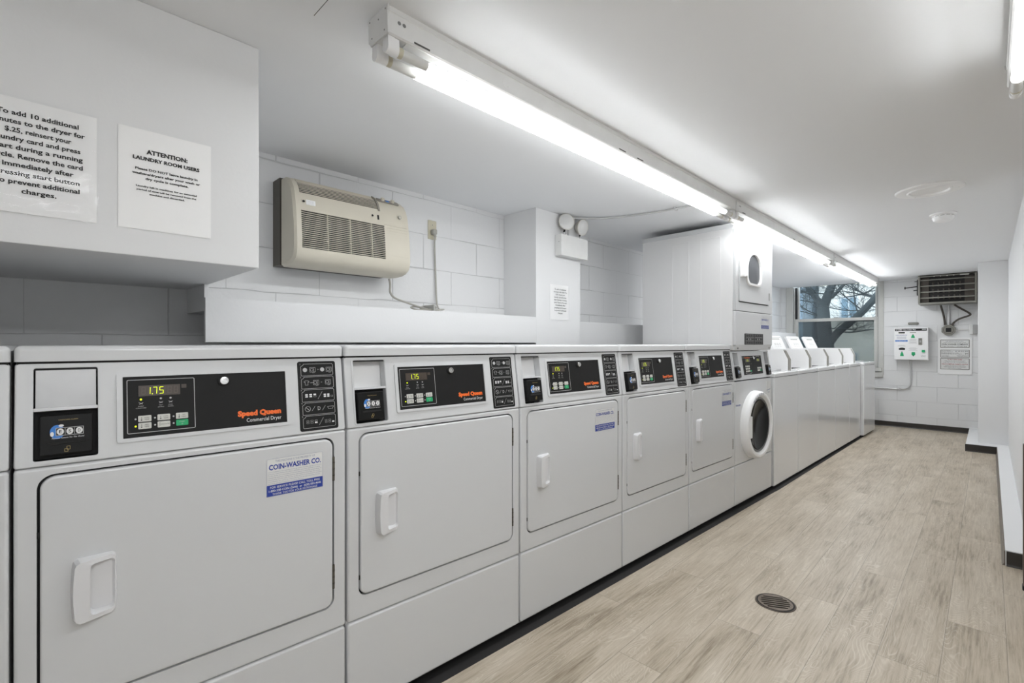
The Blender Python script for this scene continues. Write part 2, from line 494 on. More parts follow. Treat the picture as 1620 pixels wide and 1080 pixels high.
        kx = sx * (width / w if width else 1.0)
        w = (x1 - x0) * sc * kx
        ox = {'CENTER': x - w / 2, 'LEFT': x, 'RIGHT': x - w}[align]
        self.add([(ox + (v.x - x0) * sc * kx, y, z + v.y * sc) for v in vv], ff, mat)
    def build(self, name, parent=None, loc=None, rz=0.0, smooth=30):
        me = bpy.data.meshes.new(name)
        me.from_pydata(self.v, [], self.f)
        for mt in self.mats: me.materials.append(M[mt])
        me.polygons.foreach_set('material_index', self.m)
        me.polygons.foreach_set('use_smooth', [not q for q in self.fl])
        me.update()
        bm = bmesh.new(); bm.from_mesh(me)
        bmesh.ops.remove_doubles(bm, verts=bm.verts, dist=1e-6)
        bmesh.ops.recalc_face_normals(bm, faces=bm.faces)
        bm.to_mesh(me); bm.free()
        keep = [p.use_smooth for p in me.polygons]
        me.set_sharp_from_angle(angle=math.radians(smooth))
        me.polygons.foreach_set('use_smooth', keep)
        return link(name, me, parent, loc, rz)

def link(name, me, parent=None, loc=None, rz=0.0):
    o = bpy.data.objects.new(name, me); COL.objects.link(o)
    if parent: o.parent = parent
    if loc: o.location = loc
    o.rotation_euler = (0, 0, rz)
    return o

def T3(x, y, z): return Matrix.Translation((x, y, z))

# ------------------------------------------------------------------ room shell
CZ = 1.985          # ceiling
YB = 2.32           # block wall
XF = 8.30           # far wall
YR = -0.14          # right wall (far stretch)
YR2 = -1.5          # right wall (near the camera)
XN = -1.6           # wall behind the camera
XS = 3.5            # where the right wall steps in

mb = MB(); mb.box(XN, XF + .2, YR2, YB, -0.1, 0, 'floor'); tag(mb.build('floor'), kind='structure')
mb = MB(); mb.box(XN - .1, XF, YR2 - .1, YB + .1, CZ, CZ + .12, 'ceil')
tag(mb.build('ceiling'), kind='structure')
mb = MB(); mb.box(XN, XF + .2, YB, YB + .15, 0, CZ, 'blockx'); tag(mb.build('wall_left'), kind='structure')
mb = MB(); mb.box(XN - .1, XN, YR2, YB, 0, CZ, 'paint'); tag(mb.build('wall_back'), kind='structure')
mb = MB()
mb.box(XS, 7.10, YR - .15, YR, 0, CZ, 'paint')
mb.box(XS, XS + .15, YR2 - .1, YR - .15, 0, CZ, 'paint')
tag(mb.build('wall_right'), kind='structure')
mb = MB(); mb.box(XN, XS, YR2 - .1, YR2, 0, CZ, 'paint'); tag(mb.build('wall_right_near'), kind='structure')
# thick end of the right wall beside the far wall
mb = MB(); mb.box(7.10, XF, YR - .15, 0.085, 0, CZ, 'paint', bev=.004); tag(mb.build('wall_right_far'), kind='structure')
# low concrete curb along the right wall
mb = MB()
mb.poly_z([(XS, YR - .02), (7.1, YR - .02), (7.1, 0.08), (XF, 0.08), (XF, .175), (6.945, .175), (6.945, -.058), (XS, -.058)], 0, .078, 'paint')
tag(mb.build('trim_1'), kind='structure')
# far wall with the window opening
WY0, WY1, WZ0, WZ1 = 1.085, 2.14, 0.795, CZ
mb = MB()
mb.box(XF, XF + .2, YR - .15, WY0, 0, CZ + .1, 'blocky')
mb.box(XF, XF + .2, WY0, WY1, 0, WZ0, 'blocky')
mb.box(XF, XF + .2, WY1, YB, 0, CZ + .1, 'blocky')
tag(mb.build('wall_far'), kind='structure')
# boxed soffit over the first dryers
mb = MB(); mb.box(-1.6, 0.479, 1.513, YB, 1.345, CZ, 'paint', bev=.003)
tag(mb.build('trim_2'), kind='structure')
# pipe chase shelf with its apron
mb = MB()
mb.box(.461, 2.264, 2.03, 2.05, 1.131, 1.294, 'paint')
mb.box(.476, 2.264, 2.0505, YB, 1.247, 1.290, 'paint')
mb.box(.462, .4755, 2.0505, YB, 1.247, 1.3445, 'paint')
tag(mb.build('trim_3'), kind='structure')
# column
mb = MB(); mb.box(2.264, 2.727, 2.03, YB, 0, CZ, 'paint', bev=.003); tag(mb.build('trim_4'), kind='structure')
# second stretch of the chase, past the column
mb = MB(); mb.box(2.732, XF, 2.10, YB, 0, 1.284, 'paint', bev=.003); tag(mb.build('trim_5'), kind='structure')
# cove bases
def cove(name, pts, h, mat):
    """pts: polyline on the floor; face offset to the left of travel"""
    mb = MB()
    for (a, b) in zip(pts[:-1], pts[1:]):
        d = Vector((b[0] - a[0], b[1] - a[1], 0)); l = d.length; ang = math.atan2(d.y, d.x)
        mb.M = T3(a[0], a[1], 0) @ Matrix.Rotation(ang, 4, 'Z')
        mb.prism_x([(0, 0), (.011, 0), (.0085, .004), (.005, .009), (.004, .016), (.004, h - .002), (.003, h), (0, h)], 0, l, mat)
    tag(mb.build(name), kind='structure')
cove('baseboard_far', [(XF, .176), (XF, 1.9)], .068, 'cove')
cove('baseboard_curb_end', [(6.945, -.058), (6.945, .180)], .074, 'cove')
cove('baseboard_right', [(XS, -.058), (6.945, -.058)][::1], .074, 'taupebase')
cove('baseboard_curb_near', [(XS, YR - .3), (XS, -.062)], .074, 'cove')
cove('baseboard_right_near', [(XN, YR2), (XS, YR2)], .09, 'cove')

# ------------------------------------------------------------------ window
win = empty('window_1', (XF, (WY0 + WY1) / 2, WZ0)); tag(win, kind='structure')
def wbox(name, segs, mat='winframe', bev=.003):
    mb = MB(T3(-XF, -(WY0 + WY1) / 2, -WZ0))
    for s in segs: mb.box(*s, mat, bev=bev, seg=1)
    return mb.build(name, win)
wbox('window_casing', [(XF - .015, XF + .02, 1.030, 1.085, .70, CZ), (XF - .015, XF + .02, 2.14, 2.235, .70, CZ)])
wbox('window_sill', [(XF - .045, XF + .12, 1.05, 2.2, .745, .795), (XF - .03, XF, 1.035, 2.2, .665, .735)])
wbox('window_jamb', [(XF + .02, XF + .16, 1.085, 1.100, .795, CZ), (XF + .02, XF + .16, 2.125, 2.14, .795, CZ)])
wbox('window_track', [(XF + .045, XF + .12, 2.105, 2.125, 1.5, CZ), (XF + .045, XF + .12, 1.10, 1.106, 1.5, CZ)], 'windark', 0)
up = wbox('upper_sash', [(XF + .085, XF + .12, 1.106, 1.135, 1.46, CZ), (XF + .085, XF + .12, 2.075, 2.105, 1.46, CZ), (XF + .085, XF + .12, 1.135, 2.075, 1.46, 1.495)])
lo = wbox('lower_sash', [(XF + .03, XF + .07, 1.10, 1.142, .795, 1.50), (XF + .03, XF + .07, 2.08, 2.125, .795, 1.50),
                         (XF + .03, XF + .07, 1.142, 2.08, 1.455, 1.50), (XF + .03, XF + .07, 1.142, 2.08, .795, .835)])
def pane(name, x, y0, y1, z0, z1, mat, par):
    mb = MB(T3(-XF, -(WY0 + WY1) / 2, -WZ0)); mb.box(x, x + .004, y0, y1, z0, z1, mat)
    return mb.build(name, par)
pane('pane', XF + .10, 1.135, 2.075, 1.495, CZ, 'pane', up)
pane('pane', XF + .05, 1.142, 2.08, .835, 1.455, 'pane', lo)
pane('insect_screen', XF + .135, 1.10, 2.125, .795, 1.48, 'screen', win)
wbox('sash_lock', [(XF + .035, XF + .06, 1.56, 1.62, 1.50, 1.512)], 'screw', .002)

# ------------------------------------------------------------------ outdoors
mb = MB(); mb.box(XF + .25, 42, -8, 26, -.35, -.05, 'asphalt'); tag(mb.build('ground'), kind='structure')
random.seed(7)
def branch(mb, p, d, r, n, lvl):
    pts = [p.copy()]; rad = [r]; d = d.normalized()
    for i in range(n):
        d = (d + Vector((random.uniform(-.28, .28), random.uniform(-.28, .28), random.uniform(-.18, .26)))).normalized()
        p = p + d * (0.55 if lvl == 0 else 0.26 if lvl == 1 else 0.20)
        pts.append(p.copy()); rad.append(r * (1 - .8 * (i + 1) / n))
        if lvl < 3 and i >= 0:
            for _ in range(3):
                if random.random() < .85:
                    side = Vector((random.uniform(-1, 1), random.uniform(-1, 1), random.uniform(-.3, .8)))
                    branch(mb, p, d * .6 + side, rad[-1] * .5, [0, 6, 5, 4][lvl + 1], lvl + 1)
    mb.tube(pts, r, 'bark', seg=[8, 6, 4, 3][lvl], radii=rad, smooth=1 if lvl < 2 else 0)
def wpt(px, py, X):
    ca, sa = math.cos(YAW), math.sin(YAW)
    k = (px - 810) / F_PX; d = X / (ca + k * sa)
    return Vector((X, d * (sa - k * ca), CAM_Z - (py - 543.5) * d / F_PX))
TX = 14.0
tree = empty('street_tree', tuple(wpt(1312, 620, TX).xy) + (-.05,)); tree_o = Vector(tree.location)
tag(tree, 'bare dark tree with forking limbs seen outside behind the window panes', 'tree')
mb = MB(T3(*(-tree_o)))
A = [wpt(1311, 640, TX), wpt(1309, 590, TX), wpt(1307, 545, TX), wpt(1303, 505, TX), wpt(1302, 480, TX)]
A[0].z = -.05
mb.tube(A, .2, 'bark', seg=12, radii=[.30, .20, .165, .14, .125], smooth=2)
mb.tube([wpt(1308, 548, TX), wpt(1325, 525, TX), wpt(1345, 510, TX - .3), wpt(1366, 492, TX - .5), wpt(1392, 462, TX - .8), wpt(1420, 420, TX - 1)], .12, 'bark', seg=10, radii=[.10, .09, .08, .075, .07, .06], smooth=2)
mb.tube([wpt(1302, 486, TX), wpt(1290, 470, TX + .2), wpt(1279, 455, TX + .3), wpt(1262, 430, TX + .4)], .1, 'bark', seg=10, radii=[.085, .075, .065, .05], smooth=2)
mb.tube([wpt(1303, 484, TX), wpt(1312, 462, TX), wpt(1320, 440, TX), wpt(1330, 400, TX)], .1, 'bark', seg=10, radii=[.115, .10, .085, .06], smooth=2)
mb.tube([wpt(1316, 470, TX), wpt(1330, 456, TX - .2), wpt(1345, 436, TX - .3), wpt(1360, 410, TX - .4)], .05, 'bark', seg=8, radii=[.045, .04, .035, .025], smooth=2)
mb.build('trunk', tree)
mb = MB(T3(*(-tree_o)))
for (px, py, dx, dy, dz, r) in [(1290, 468, .1, 1, .25, .04), (1280, 455, .2, .5, .8, .05), (1325, 430, 0, -1, .5, .045), (1330, 525, -.1, -1, -.05, .035),
                                (1345, 510, .1, -.8, .5, .045), (1366, 492, -.1, .8, .7, .04), (1385, 470, .2, .7, .5, .05), (1303, 500, .1, 1, .3, .035),
                                (1310, 465, -.2, 1, .3, .035), (1350, 445, 0, -1, .35, .035), (1300, 540, 0, 1, .15, .03), (1345, 506, .3, -1, -.15, .035), (1272, 445, 0, .3, -.6, .03), (1295, 500, -.4, 1, .5, .03), (1320, 450, -.5, -.6, -.2, .03), (1335, 470, -.4, -1, 0, .03), (1360, 500, -.5, .2, .8, .03), (1380, 470, -.5, .9, .1, .03), (1325, 440, -.4, .9, .3, .03), (1305, 520, -.5, -1, .1, .03), (1375, 482, -.4, -.5, -.5, .03), (1300, 478, -.3, .9, -.1, .03), (1366, 490, -.3, .9, -.2, .03)]:
    branch(mb, wpt(px, py, TX), Vector((dx, dy, dz)), r * .5, 6, 1)
mb.build('branches', tree)
def facade(name, x, y0, y1, h, wall, label, cols, rows, wmat, z0=.6, ww=.9, wh=1.3):
    o = Vector((x, (y0 + y1) / 2, -.05)); e = empty(name, o); tag(e, label, 'building', 'buildings behind the street tree')
    mb = MB(T3(*(-o))); mb.box(x, x + 3, y0, y1, -.05, h, wall); mb.box(x - .12, x + 3.1, y0 - .1, y1 + .1, h, h + .25, wall); mb.build('wall', e)
    for i in range(cols):
        for j in range(rows):
            yc = y0 + (i + .5) * (y1 - y0) / cols; zc = z0 + j * 2.3
            mb = MB(T3(*(-o))); mb.box(x - .05, x + .01, yc - ww / 2 - .07, yc + ww / 2 + .07, zc - .07, zc + wh + .07, 'winframe')
            mb.box(x - .07, x + .01, yc - ww / 2, yc + ww / 2, zc, zc + wh, wmat)
            mb.box(x - .08, x + .01, yc - .025, yc + .025, zc, zc + wh, 'winframe'); mb.build('facade_window', e)
facade('apartment_building', 24, 0.9, 5.2, 9, 'cream', 'cream painted building behind the middle of the tree', 2, 4, 'bluewindow', z0=-.2, ww=.5, wh=.9)
facade('apartment_building', 22.5, 5.45, 9.5, 9, 'slate', 'slate blue building behind the left of the tree', 5, 4, 'bluewindow', z0=.2, ww=.45)
facade('apartment_building', 21, -4.0, .65, 9, 'brickf', 'tan brick building seen at the right side of the window panes', 4, 4, 'slate', z0=.1, ww=.55)

# ------------------------------------------------------------------ fluorescent strips
def strip_light(loc, length, rz, label, near_cap=True, group=None, clip=True, tube='tube'):
    t = empty('strip_light', loc, rz); tag(t, label, 'light fixture', 'double tube strip lights on the ceiling')
    W2 = .048; H = .070
    # housing: channel with inset lower edge
    mb = MB()
    prof = [(-W2, 0), (-W2, -.012), (-W2 + .002, -.014), (-W2 + .002, -H + .004), (-W2 + .006, -H), (W2 - .006, -H), (W2 - .002, -H + .004), (W2 - .002, -.014), (W2, -.012), (W2, 0)]
    mb.prism_x(prof[::-1], .004, length - .004, 'strip')
    for k in (0.42, 1.15, 1.9):
        for s in (-1, 1):
            mb.M = T3(k, s * (W2 - .0018), -.04) @ Matrix.Rotation(-s * PI / 2, 4, 'X')
            mb.lathe([(.0, .0004), (.011, .0004), (.0115, .0), (.012, -.0005)], 'strip', seg=20, cap=False)
    mb.M = Matrix()
    # knock-outs, screws and the slots along the lower edge
    for s in (-1, 1):
        for k in (.035, .05):
            mb.M = T3(k, s * (W2 - .0016), -.032) @ Matrix.Rotation(-s * PI / 2, 4, 'X')
            mb.lathe([(.0, .0006), (.0045, .0006), (.005, 0)], 'screw', seg=12, cap=False)
        mb.M = Matrix()
        for k in (.08, length / 2 - .1, length / 2 + .04):
            y = s * (W2 - .0015)
            mb.box(k, k + .05, min(y, y + s * .001), max(y, y + s * .001), -H + .006, -H + .010, 'stripgap')
    mb.build('housing', t)
    # reflector cover under the channel
    mb = MB()
    mb.prism_x([(-.040, -H), (-.018, -H - .007), (.018, -H - .007), (.040, -H)], .06, length / 2 - .03, 'strip')
    mb.prism_x([(-.040, -H), (-.018, -H - .007), (.018, -H - .007), (.040, -H)], length / 2 + .03, length - .06, 'strip')
    mb.build('reflector_cover', t)
    if near_cap is not None:
        for x0 in (0, length):
            mb = MB()
            s = 1 if x0 == 0 else -1
            poly = [(-W2 - .004, .0), (-W2 - .001, -.018), (-W2 - .004, -H - .004), (W2 - .012, -H - .001), (W2 - .002, -H + .008), (W2 - .001, -.016), (W2 + .004, -.006), (W2 + .004, 0)]
            mb.prism_x(poly if s > 0 else poly, x0 - .0015 * s, x0 + .0015 * s, 'strip')
            for (y, z) in ((-.04, -.008), (.04, -.008), (.028, -.055), (-.035, -.06), (-.005, -.02)):
                mb.M = T3(x0 - .0016 * s, y, z) @ Matrix.Rotation(-s * PI / 2, 4, 'Y')
                mb.lathe([(.0, .0008), (.002, .0008), (.0024, 0)], 'screw', seg=8, cap=False)
            mb.M = Matrix()
            mb.build('end_plate', t)
    zt = -H - .026
    for sy in (-.027, .027):
        for x0, s in ((.006, 1), (length - .006, -1)):
            mb = MB()
            xa, xb = sorted((x0, x0 + s * .02))
            n = 14
            pl = [(sy - .012, -H + .002)] + [(sy + .0145 * math.cos(a), zt + .0145 * math.sin(a)) for a in [PI + i * PI / n for i in range(n + 1)]] + [(sy + .012, -H + .002)]
            mb.prism_x(pl, xa, xb, 'plastic')
            xa, xb = sorted((x0 + s * .0205, x0 + s * .034))
            mb.prism_x([(p[0] * .86 + sy * .14, p[1]) for p in pl], xa, xb, 'plastic')
            mb.build('lamp_holder', t)
        mb = MB()
        Tm = T3(.04, sy, zt) @ Matrix.Rotation(PI / 2, 4, 'Y')
        L = length - .08
        mb.lathe([(.0128, 0), (.0137, .003), (.0137, .012), (.0137, .0125)], 'ivory', Tm, seg=24)
        mb.lathe([(.0137, .0125), (.0134, .013), (.0134, L - .013), (.0137, L - .0125)], 'tubeend', Tm, seg=24, cap=False)
        mb.lathe([(.0137, L - .0125), (.0137, L - .012), (.0137, L - .003), (.0128, L)], 'ivory', Tm, seg=24)
        lt = mb.build('lamp_tube', t)
        # the lens half of the LED tube, facing down
        mb = MB()
        na = 16; vs = []
        for xx in (.04 + .092, .04 + L - .092):
            for i in range(na + 1):
                a = math.radians(-90 - 108 + 216 * i / na)
                vs.append((xx, sy + .01375 * math.cos(a), zt + .01375 * math.sin(a)))
        mb.add(vs, [[i, i + 1, na + 2 + i, na + 1 + i] for i in range(na)], tube)
        mb.build('lit_section', lt)
    if clip:
        mb = MB()
        mb.box(length - .012, length + .012, -W2 - .004, W2 + .004, -.02, -.001, 'strip', bev=.002)
        mb.box(length - .010, length + .010, -W2 - .003, -W2 + .002, -H - .002, -.002, 'strip', bev=.001)
        mb.build('joint_clip', t)
    return t
strip_light((-1.5, -.95, CZ), 2.44, 0, 'added strip light, unseen behind the camera, raising the overall room light', clip=False)  # extra fixture added out of view to lift the general light level
FR = -0.0068
def fpos(x): return (x, 1.130 + FR * (x - .645), CZ)
strip_light(fpos(.645), 2.33, FR, 'nearest double tube strip light of the long ceiling row, its scuffed end plate showing')
strip_light(fpos(2.99), 2.43, FR, 'middle double tube strip light of the row, passing the stacked washer and dryer', tube='tube_mid')
strip_light(fpos(5.435), 2.47, FR, 'farthest double tube strip light of the row, ending by the window', clip=False, tube='tube_far')
strip_light((-.30, -.085, CZ), 2.44, 0, 'short view of a strip light at the top right corner of the ceiling', clip=False)

# ------------------------------------------------------------------ dryers
TH = math.atan(-.0452)
OM = Vector((-0.01459, 1.36854, 0))
def mpos(u, v=0.0): return (OM.x + u * math.cos(TH) - v * math.sin(TH), OM.y + u * math.sin(TH) + v * math.cos(TH), 0)
W = .669; DEP = .66
TILT = math.atan(.03 / .21)
PM = T3(0, 0, .875) @ Matrix.Rotation(-TILT, 4, 'X')       # panel frame: z up the slant, -y outwards
HT = .212                                                     # slant length of the control panel
def PZ(z): return (z - .875) / math.cos(TILT)
ORG = T3(-.3375, -.33, 0)

def carm(mb, x0, x1, z0, z1, yf, scale=1.0):
    """logo print of the card reader: globe, three white discs, frame, script"""
    w = x1 - x0; h = z1 - z0; cx = (x0 + x1) / 2
    def X(t): return x0 + t * w
    def Z(t): return z0 + t * h
    mb.flat(circ(X(.33), Z(.57), w * .135, 28, h * .175), yf - .0004, 'globe')
    mb.flat(circ(X(.235), Z(.52), w * .035, 12, h * .06), yf - .0006, 'white')
    mb.flat(circ(X(.40), Z(.72), w * .05, 12, h * .03), yf - .0006, 'white')
    mb.flat([(X(.30), Z(.47)), (X(.82), Z(.47)), (X(.82), Z(.67)), (X(.30), Z(.67))], yf - .0008, 'blackpl')
    mb.ring([(X(.30), Z(.47)), (X(.82), Z(.47)), (X(.82), Z(.67)), (X(.30), Z(.67))], w * .012, yf - .0010, 'lightgrey')
    for i, ch in enumerate('ESD'):
        c = X(.385 + .175 * i)
        mb.flat(circ(c, Z(.57), w * .066, 20, h * .082), yf - .0010, 'white')
        mb.text(ch, c, Z(.535), h * .075, 'ink', yf - .0012, bold=.02, width=w * .05)
        if i: mb.stroke((c - w * .0875, Z(.49)), (c - w * .0875, Z(.65)), w * .008, yf - .0010, 'lightgrey')
    mb.text('Payment Systems For The World', X(.53), Z(.40), h * .035, 'white', yf - .0012, shear=.3, width=w * .60)
    mb.text('CASHCARD ALARM', X(.53), Z(.85), h * .028, 'gold', yf - .0006, width=w * .36)
    # card slot and the hand-with-card mark
    mb.slab(rrect(X(.14), X(.86), Z(.26), Z(.33), h * .015), yf - .0012, yf, 'deep', rb=.0006, seg=1)
    mb.ring(rrect(X(.50), X(.57), Z(.11), Z(.20), .001), w * .009, yf - .0006, 'gold')
    mb.ring(rrect(X(.46), X(.53), Z(.06), Z(.14), .001), w * .009, yf - .0007, 'gold')

SEG7 = {'8': 'abcdefg', '7': 'abc', '5': 'acdfg', '1': 'bc'}
def seven(mb, x, z, w, h, mat, segs, y, sh=.10):
    t = w * .17
    def P(a, b): return (x + a * w + b * sh * w, z + b * h)
    L = {'a': ((0, 1), (1, 1)), 'b': ((1, 1), (1, .5)), 'c': ((1, .5), (1, 0)), 'd': ((0, 0), (1, 0)), 'e': ((0, .5), (0, 0)), 'f': ((0, 1), (0, .5)), 'g': ((0, .5), (1, .5))}
    for s in segs: mb.stroke(P(*L[s][0]), P(*L[s][1]), t, y, mat)

def digits(mb, x0, x1, z0, z1, y, text='1.75'):
    mb.slab(rrect(x0, x1, z0, z1, .001), y - .0004, y, 'dispwin')
    n = 6; cw = (x1 - x0) / (n + .4)
    h = (z1 - z0) * .62; zb = z0 + (z1 - z0) * .19
    for i in range(n):
        xx = x0 + cw * (i + .45)
        seven(mb, xx, zb, cw * .5, h, 'seg_off', 'abcdefg', y - .0006)
    for i, ch in zip((1, 2, 3), '175'):
        xx = x0 + cw * (i + .45) - cw * .3
        seven(mb, xx, zb, cw * .55, h, 'seg_on', SEG7[ch], y - .0009)
    mb.flat(circ(x0 + cw * 2.05 + cw * .0, zb, cw * .09, 8), y - .0009, 'seg_on')

def sticker_print(mb, x0, x1, z0, z1, y, full=True):
    w = x1 - x0; h = z1 - z0; cx = (x0 + x1) / 2
    mb.slab(rrect(x0, x1, z0, z1, .004, 4), y - .0003, y, 'sticker')
    mb.flat(rrect(x0, x1, z0, z0 + h * .30, .002, 3), y - .0006, 'blue')
    mb.ring(rrect(x0 + w * .003, x1 - w * .003, z0 + h * .004, z1 - h * .004, .004, 4), w * .006, y - .0007, 'bluegrey')
    mb.text('THIS MACHINE IS THE PROPERTY OF', cx, z1 - h * .11, h * .055, 'bluegrey', y - .0007, width=w * .70)
    mb.text('COIN-WASHER CO.', cx, z1 - h * .30, h * .135, 'blue', y - .0007, bold=.03, width=w * .92)
    if full:
        lines = ['and is installed in this Laundry Room by virtue of a lease agreement for the', 'premises. Coin-Washer Co. offers a $500.00 reward for information leading',
                 'to the arrest and conviction of anyone found vandalizing, burglarizing, or', 'attempting operation of this machine with anything other than the named',
                 'denomination of U.S. Coins. The use of this machine is not monitored, therefore', 'Coin-Washer Co. cannot be responsible for any damages including, but not', 'limited to, personal clothing or property damages.']
        for i, s in enumerate(lines):
            mb.text(s, x0 + w * .03, z1 - h * (.37 + .051 * i), h * .026, 'bluegrey', y - .0007, 'LEFT', width=w * (.94 if i < 6 else .62) * (.97 if i % 2 else 1))
        mb.text('FOR SERVICE PLEASE CALL TOLL FREE', cx, z0 + h * .205, h * .058, 'white', y - .0009, bold=.008, width=w * .88)
        mb.text('1-800-338-COIN (2646)  or  (630) 833-4646', cx, z0 + h * .115, h * .058, 'white', y - .0009, bold=.014, width=w * .92)
        mb.text('THANK YOU FOR YOUR PATRONAGE.', cx, z0 + h * .03, h * .055, 'white', y - .0009, width=w * .80)
    else:
        for i in range(5): mb.stroke((x0 + w * .04, z1 - h * (.38 + .06 * i)), (x1 - w * .05, z1 - h * (.38 + .06 * i)), h * .012, y - .0007, 'bluegrey')
        for i in range(3): mb.stroke((x0 + w * .08, z0 + h * (.06 + .09 * i)), (x1 - w * .08, z0 + h * (.06 + .09 * i)), h * .03, y - .0009, 'lightgrey')

def icons(mb, x0, x1, z0, z1, y, cols=1):
    """black instruction plate: numbered cells with pictograms"""
    mb.slab(rrect(x0, x1, z0, z1, .006, 4), y - .0008, y, 'black', rb=.0004, seg=1)
    yy = y - .0011
    w = x1 - x0; h = z1 - z0
    n = 5
    for i in range(n):
        a = z1 - h * (.035 + i * .188); b_ = a - h * .175
        xa, xb = x0 + w * .08, x1 - w * .07
        c = w * .07
        cell = [(xa, b_ + .002), (xa + .002, b_), (xb - .003, b_), (xb, b_ + .003), (xb, a - .003), (xb - .003, a), (xa + c, a), (xa + c * .85, a - c * .5), (xa + c * .3, a - c * .8), (xa, a - c)]
        mb.ring(cell, .0009, yy, 'lightgrey')
        mb.text(str(i + 1), x0 + w * .07, a - h * .015, h * .022, 'lightgrey', yy)
        zc = (a + b_) / 2; s = h * .034
        def dry(cx):
            mb.ring([(cx - s * 1.2, zc - s), (cx + s * 1.2, zc - s), (cx + s * 1.2, zc + s), (cx - s * 1.2, zc + s)], .0007, yy, 'lightgrey')
            mb.ring(circ(cx - s * .35, zc, s * .65, 12), .0007, yy, 'lightgrey')
            mb.stroke((cx + s * .55, zc - s), (cx + s * .55, zc + s), .0007, yy, 'lightgrey')
            mb.stroke((cx - s * .2, zc - s * 1.35), (cx + s * .9, zc - s * 1.3), .0006, yy, 'lightgrey')
        def X(t): return xa + (xb - xa) * t
        if i == 0:
            mb.flat(circ(X(.13), zc, s * .9, 14), yy, 'lightgrey'); dry(X(.36)); mb.text('>', X(.53), zc - s * .3, s * .7, 'lightgrey', yy)
            mb.flat(circ(X(.66), zc, s * .9, 14), yy, 'lightgrey'); dry(X(.87))
        elif i == 1:
            t = X(.16)
            mb.ring([(t - s * .6, zc - s), (t + s * .6, zc - s), (t + s * .6, zc + s * .3), (t + s, zc + s * .1), (t + s * 1.1, zc + s * .6), (t + s * .5, zc + s), (t - s * .5, zc + s), (t - s * 1.1, zc + s * .6), (t - s, zc + s * .1), (t - s * .6, zc + s * .3)], .0007, yy, 'lightgrey')
            mb.stroke((X(.27), zc), (X(.36), zc), .001, yy, 'lightgrey'); dry(X(.45)); mb.text('>', X(.62), zc - s * .3, s * .7, 'lightgrey', yy); dry(X(.82))
        elif i in (2, 4):
            mt = 'white'
            for q in range(3):
                for r in range(2):
                    lit = (i == 2 and not (q == 2 and r == 0)) or (i == 4 and q == 2 and r == 0)
                    cx = X(.14 + .125 * q); cz = zc + s * (.45 if r else -.35)
                    R = rrect(cx - s * .55, cx + s * .55, cz - s * .3, cz + s * .3, .0008, 2)
                    (mb.flat(R, yy, mt) if lit else mb.ring(R, .0005, yy, 'lightgrey'))
            mb.stroke((X(.48), zc - s * 1.6), (X(.62), zc + s * 1.5), .0008, yy, 'lightgrey')
            for q in range(3):
                for r in range(2):
                    if q == 2 and r: continue
                    lit = (i == 2 and q < 2) or (i == 4 and q == 2)
                    cx = X(.70 + .11 * q); cz = zc + s * (.15 if r else -.65)
                    R = rrect(cx - s * .5, cx + s * .5, cz - s * .3, cz + s * .3, .0008, 2)
                    (mb.flat(R, yy, mt) if lit else mb.ring(R, .0005, yy, 'lightgrey'))
        else:
            mb.ring(circ(X(.16), zc, s * 1.15, 18), .0009, yy, 'lightgrey'); mb.stroke((X(.16) - s * .7, zc + s * .7), (X(.16) + s * .7, zc - s * .7), .0012, yy, 'lightgrey')
            mb.stroke((X(.28), zc - s), (X(.38), zc + s), .0008, yy, 'lightgrey')
            mb.text('D', X(.50), zc - s * .8, s * 1.6, 'lightgrey', yy, width=s * 1.1)
            mb.stroke((X(.60), zc - s), (X(.70), zc + s), .0008, yy, 'lightgrey')
            mb.ring([(X(.79), zc - s * .6), (X(.93), zc - s * .6), (X(.96), zc + s * .5), (X(.76), zc + s * .5)], .0008, yy, 'lightgrey')

# control console frame (slanted) with recess, shared by all dryers
DPARTS = {}
def dpart(name, parent, fn, key=None):
    """build a part once, then link further copies to the same mesh"""
    k = key or name
    if k not in DPARTS:
        mb = MB(ORG); fn(mb); o = mb.build(name, parent); DPARTS[k] = o.data; return o
    return link(name, DPARTS[k], parent)

def f_cabinet(mb):
    mb.box(.003, .003 + W, .014, DEP, .022, .872, 'enamel_side', bev=.004)
    mb.box(.004, .002 + W, .085, DEP, .870, 1.085, 'enamel_side')
    for x in (.05, W - .05):
        for y in (.06, DEP - .06):
            mb.lathe([(.018, 0), (.018, .006), (.007, .008), (.007, .024)], 'blackpl', T3(x, y, 0), seg=12)
def f_lower(mb):
    mb.slab(rrect(.003, .003 + W, .030, .300, .010, 4), 0, .03, 'enamel', rb=.007)
    mb.prism_x([(.004, .031), (.016, .021), (.03, .021), (.03, .034), (.004, .034)], .008, W - .002, 'enamel')
    for x in (.08, W - .08):
        mb.prism_x([(.002, .040), (-.001, .034), (.006, .024), (.012, .024), (.012, .040)], x - .006, x + .006, 'chrome')
DX0, DX1, DZ0, DZ1 = .040, .634, .372, .853
def f_front(mb):
    outer = rrect(.005, .001 + W, .305, .871, .005, 3)
    mb.holed(outer, [rrect(DX0 - .0045, DX1 + .0045, DZ0 - .0045, DZ1 + .0045, .028, 8)], 0, .014, 'enamel')
    mb.slab(rrect(.003, .003 + W, .303, .873, .006, 3), .002, .012, 'enamel', rb=0)
    # soft rolled lips of the stamped recess
    mb.flat(rrect(DX0 - .005, DX1 + .005, DZ0 - .005, DZ1 + .005, .028, 8), .0115, 'deep')
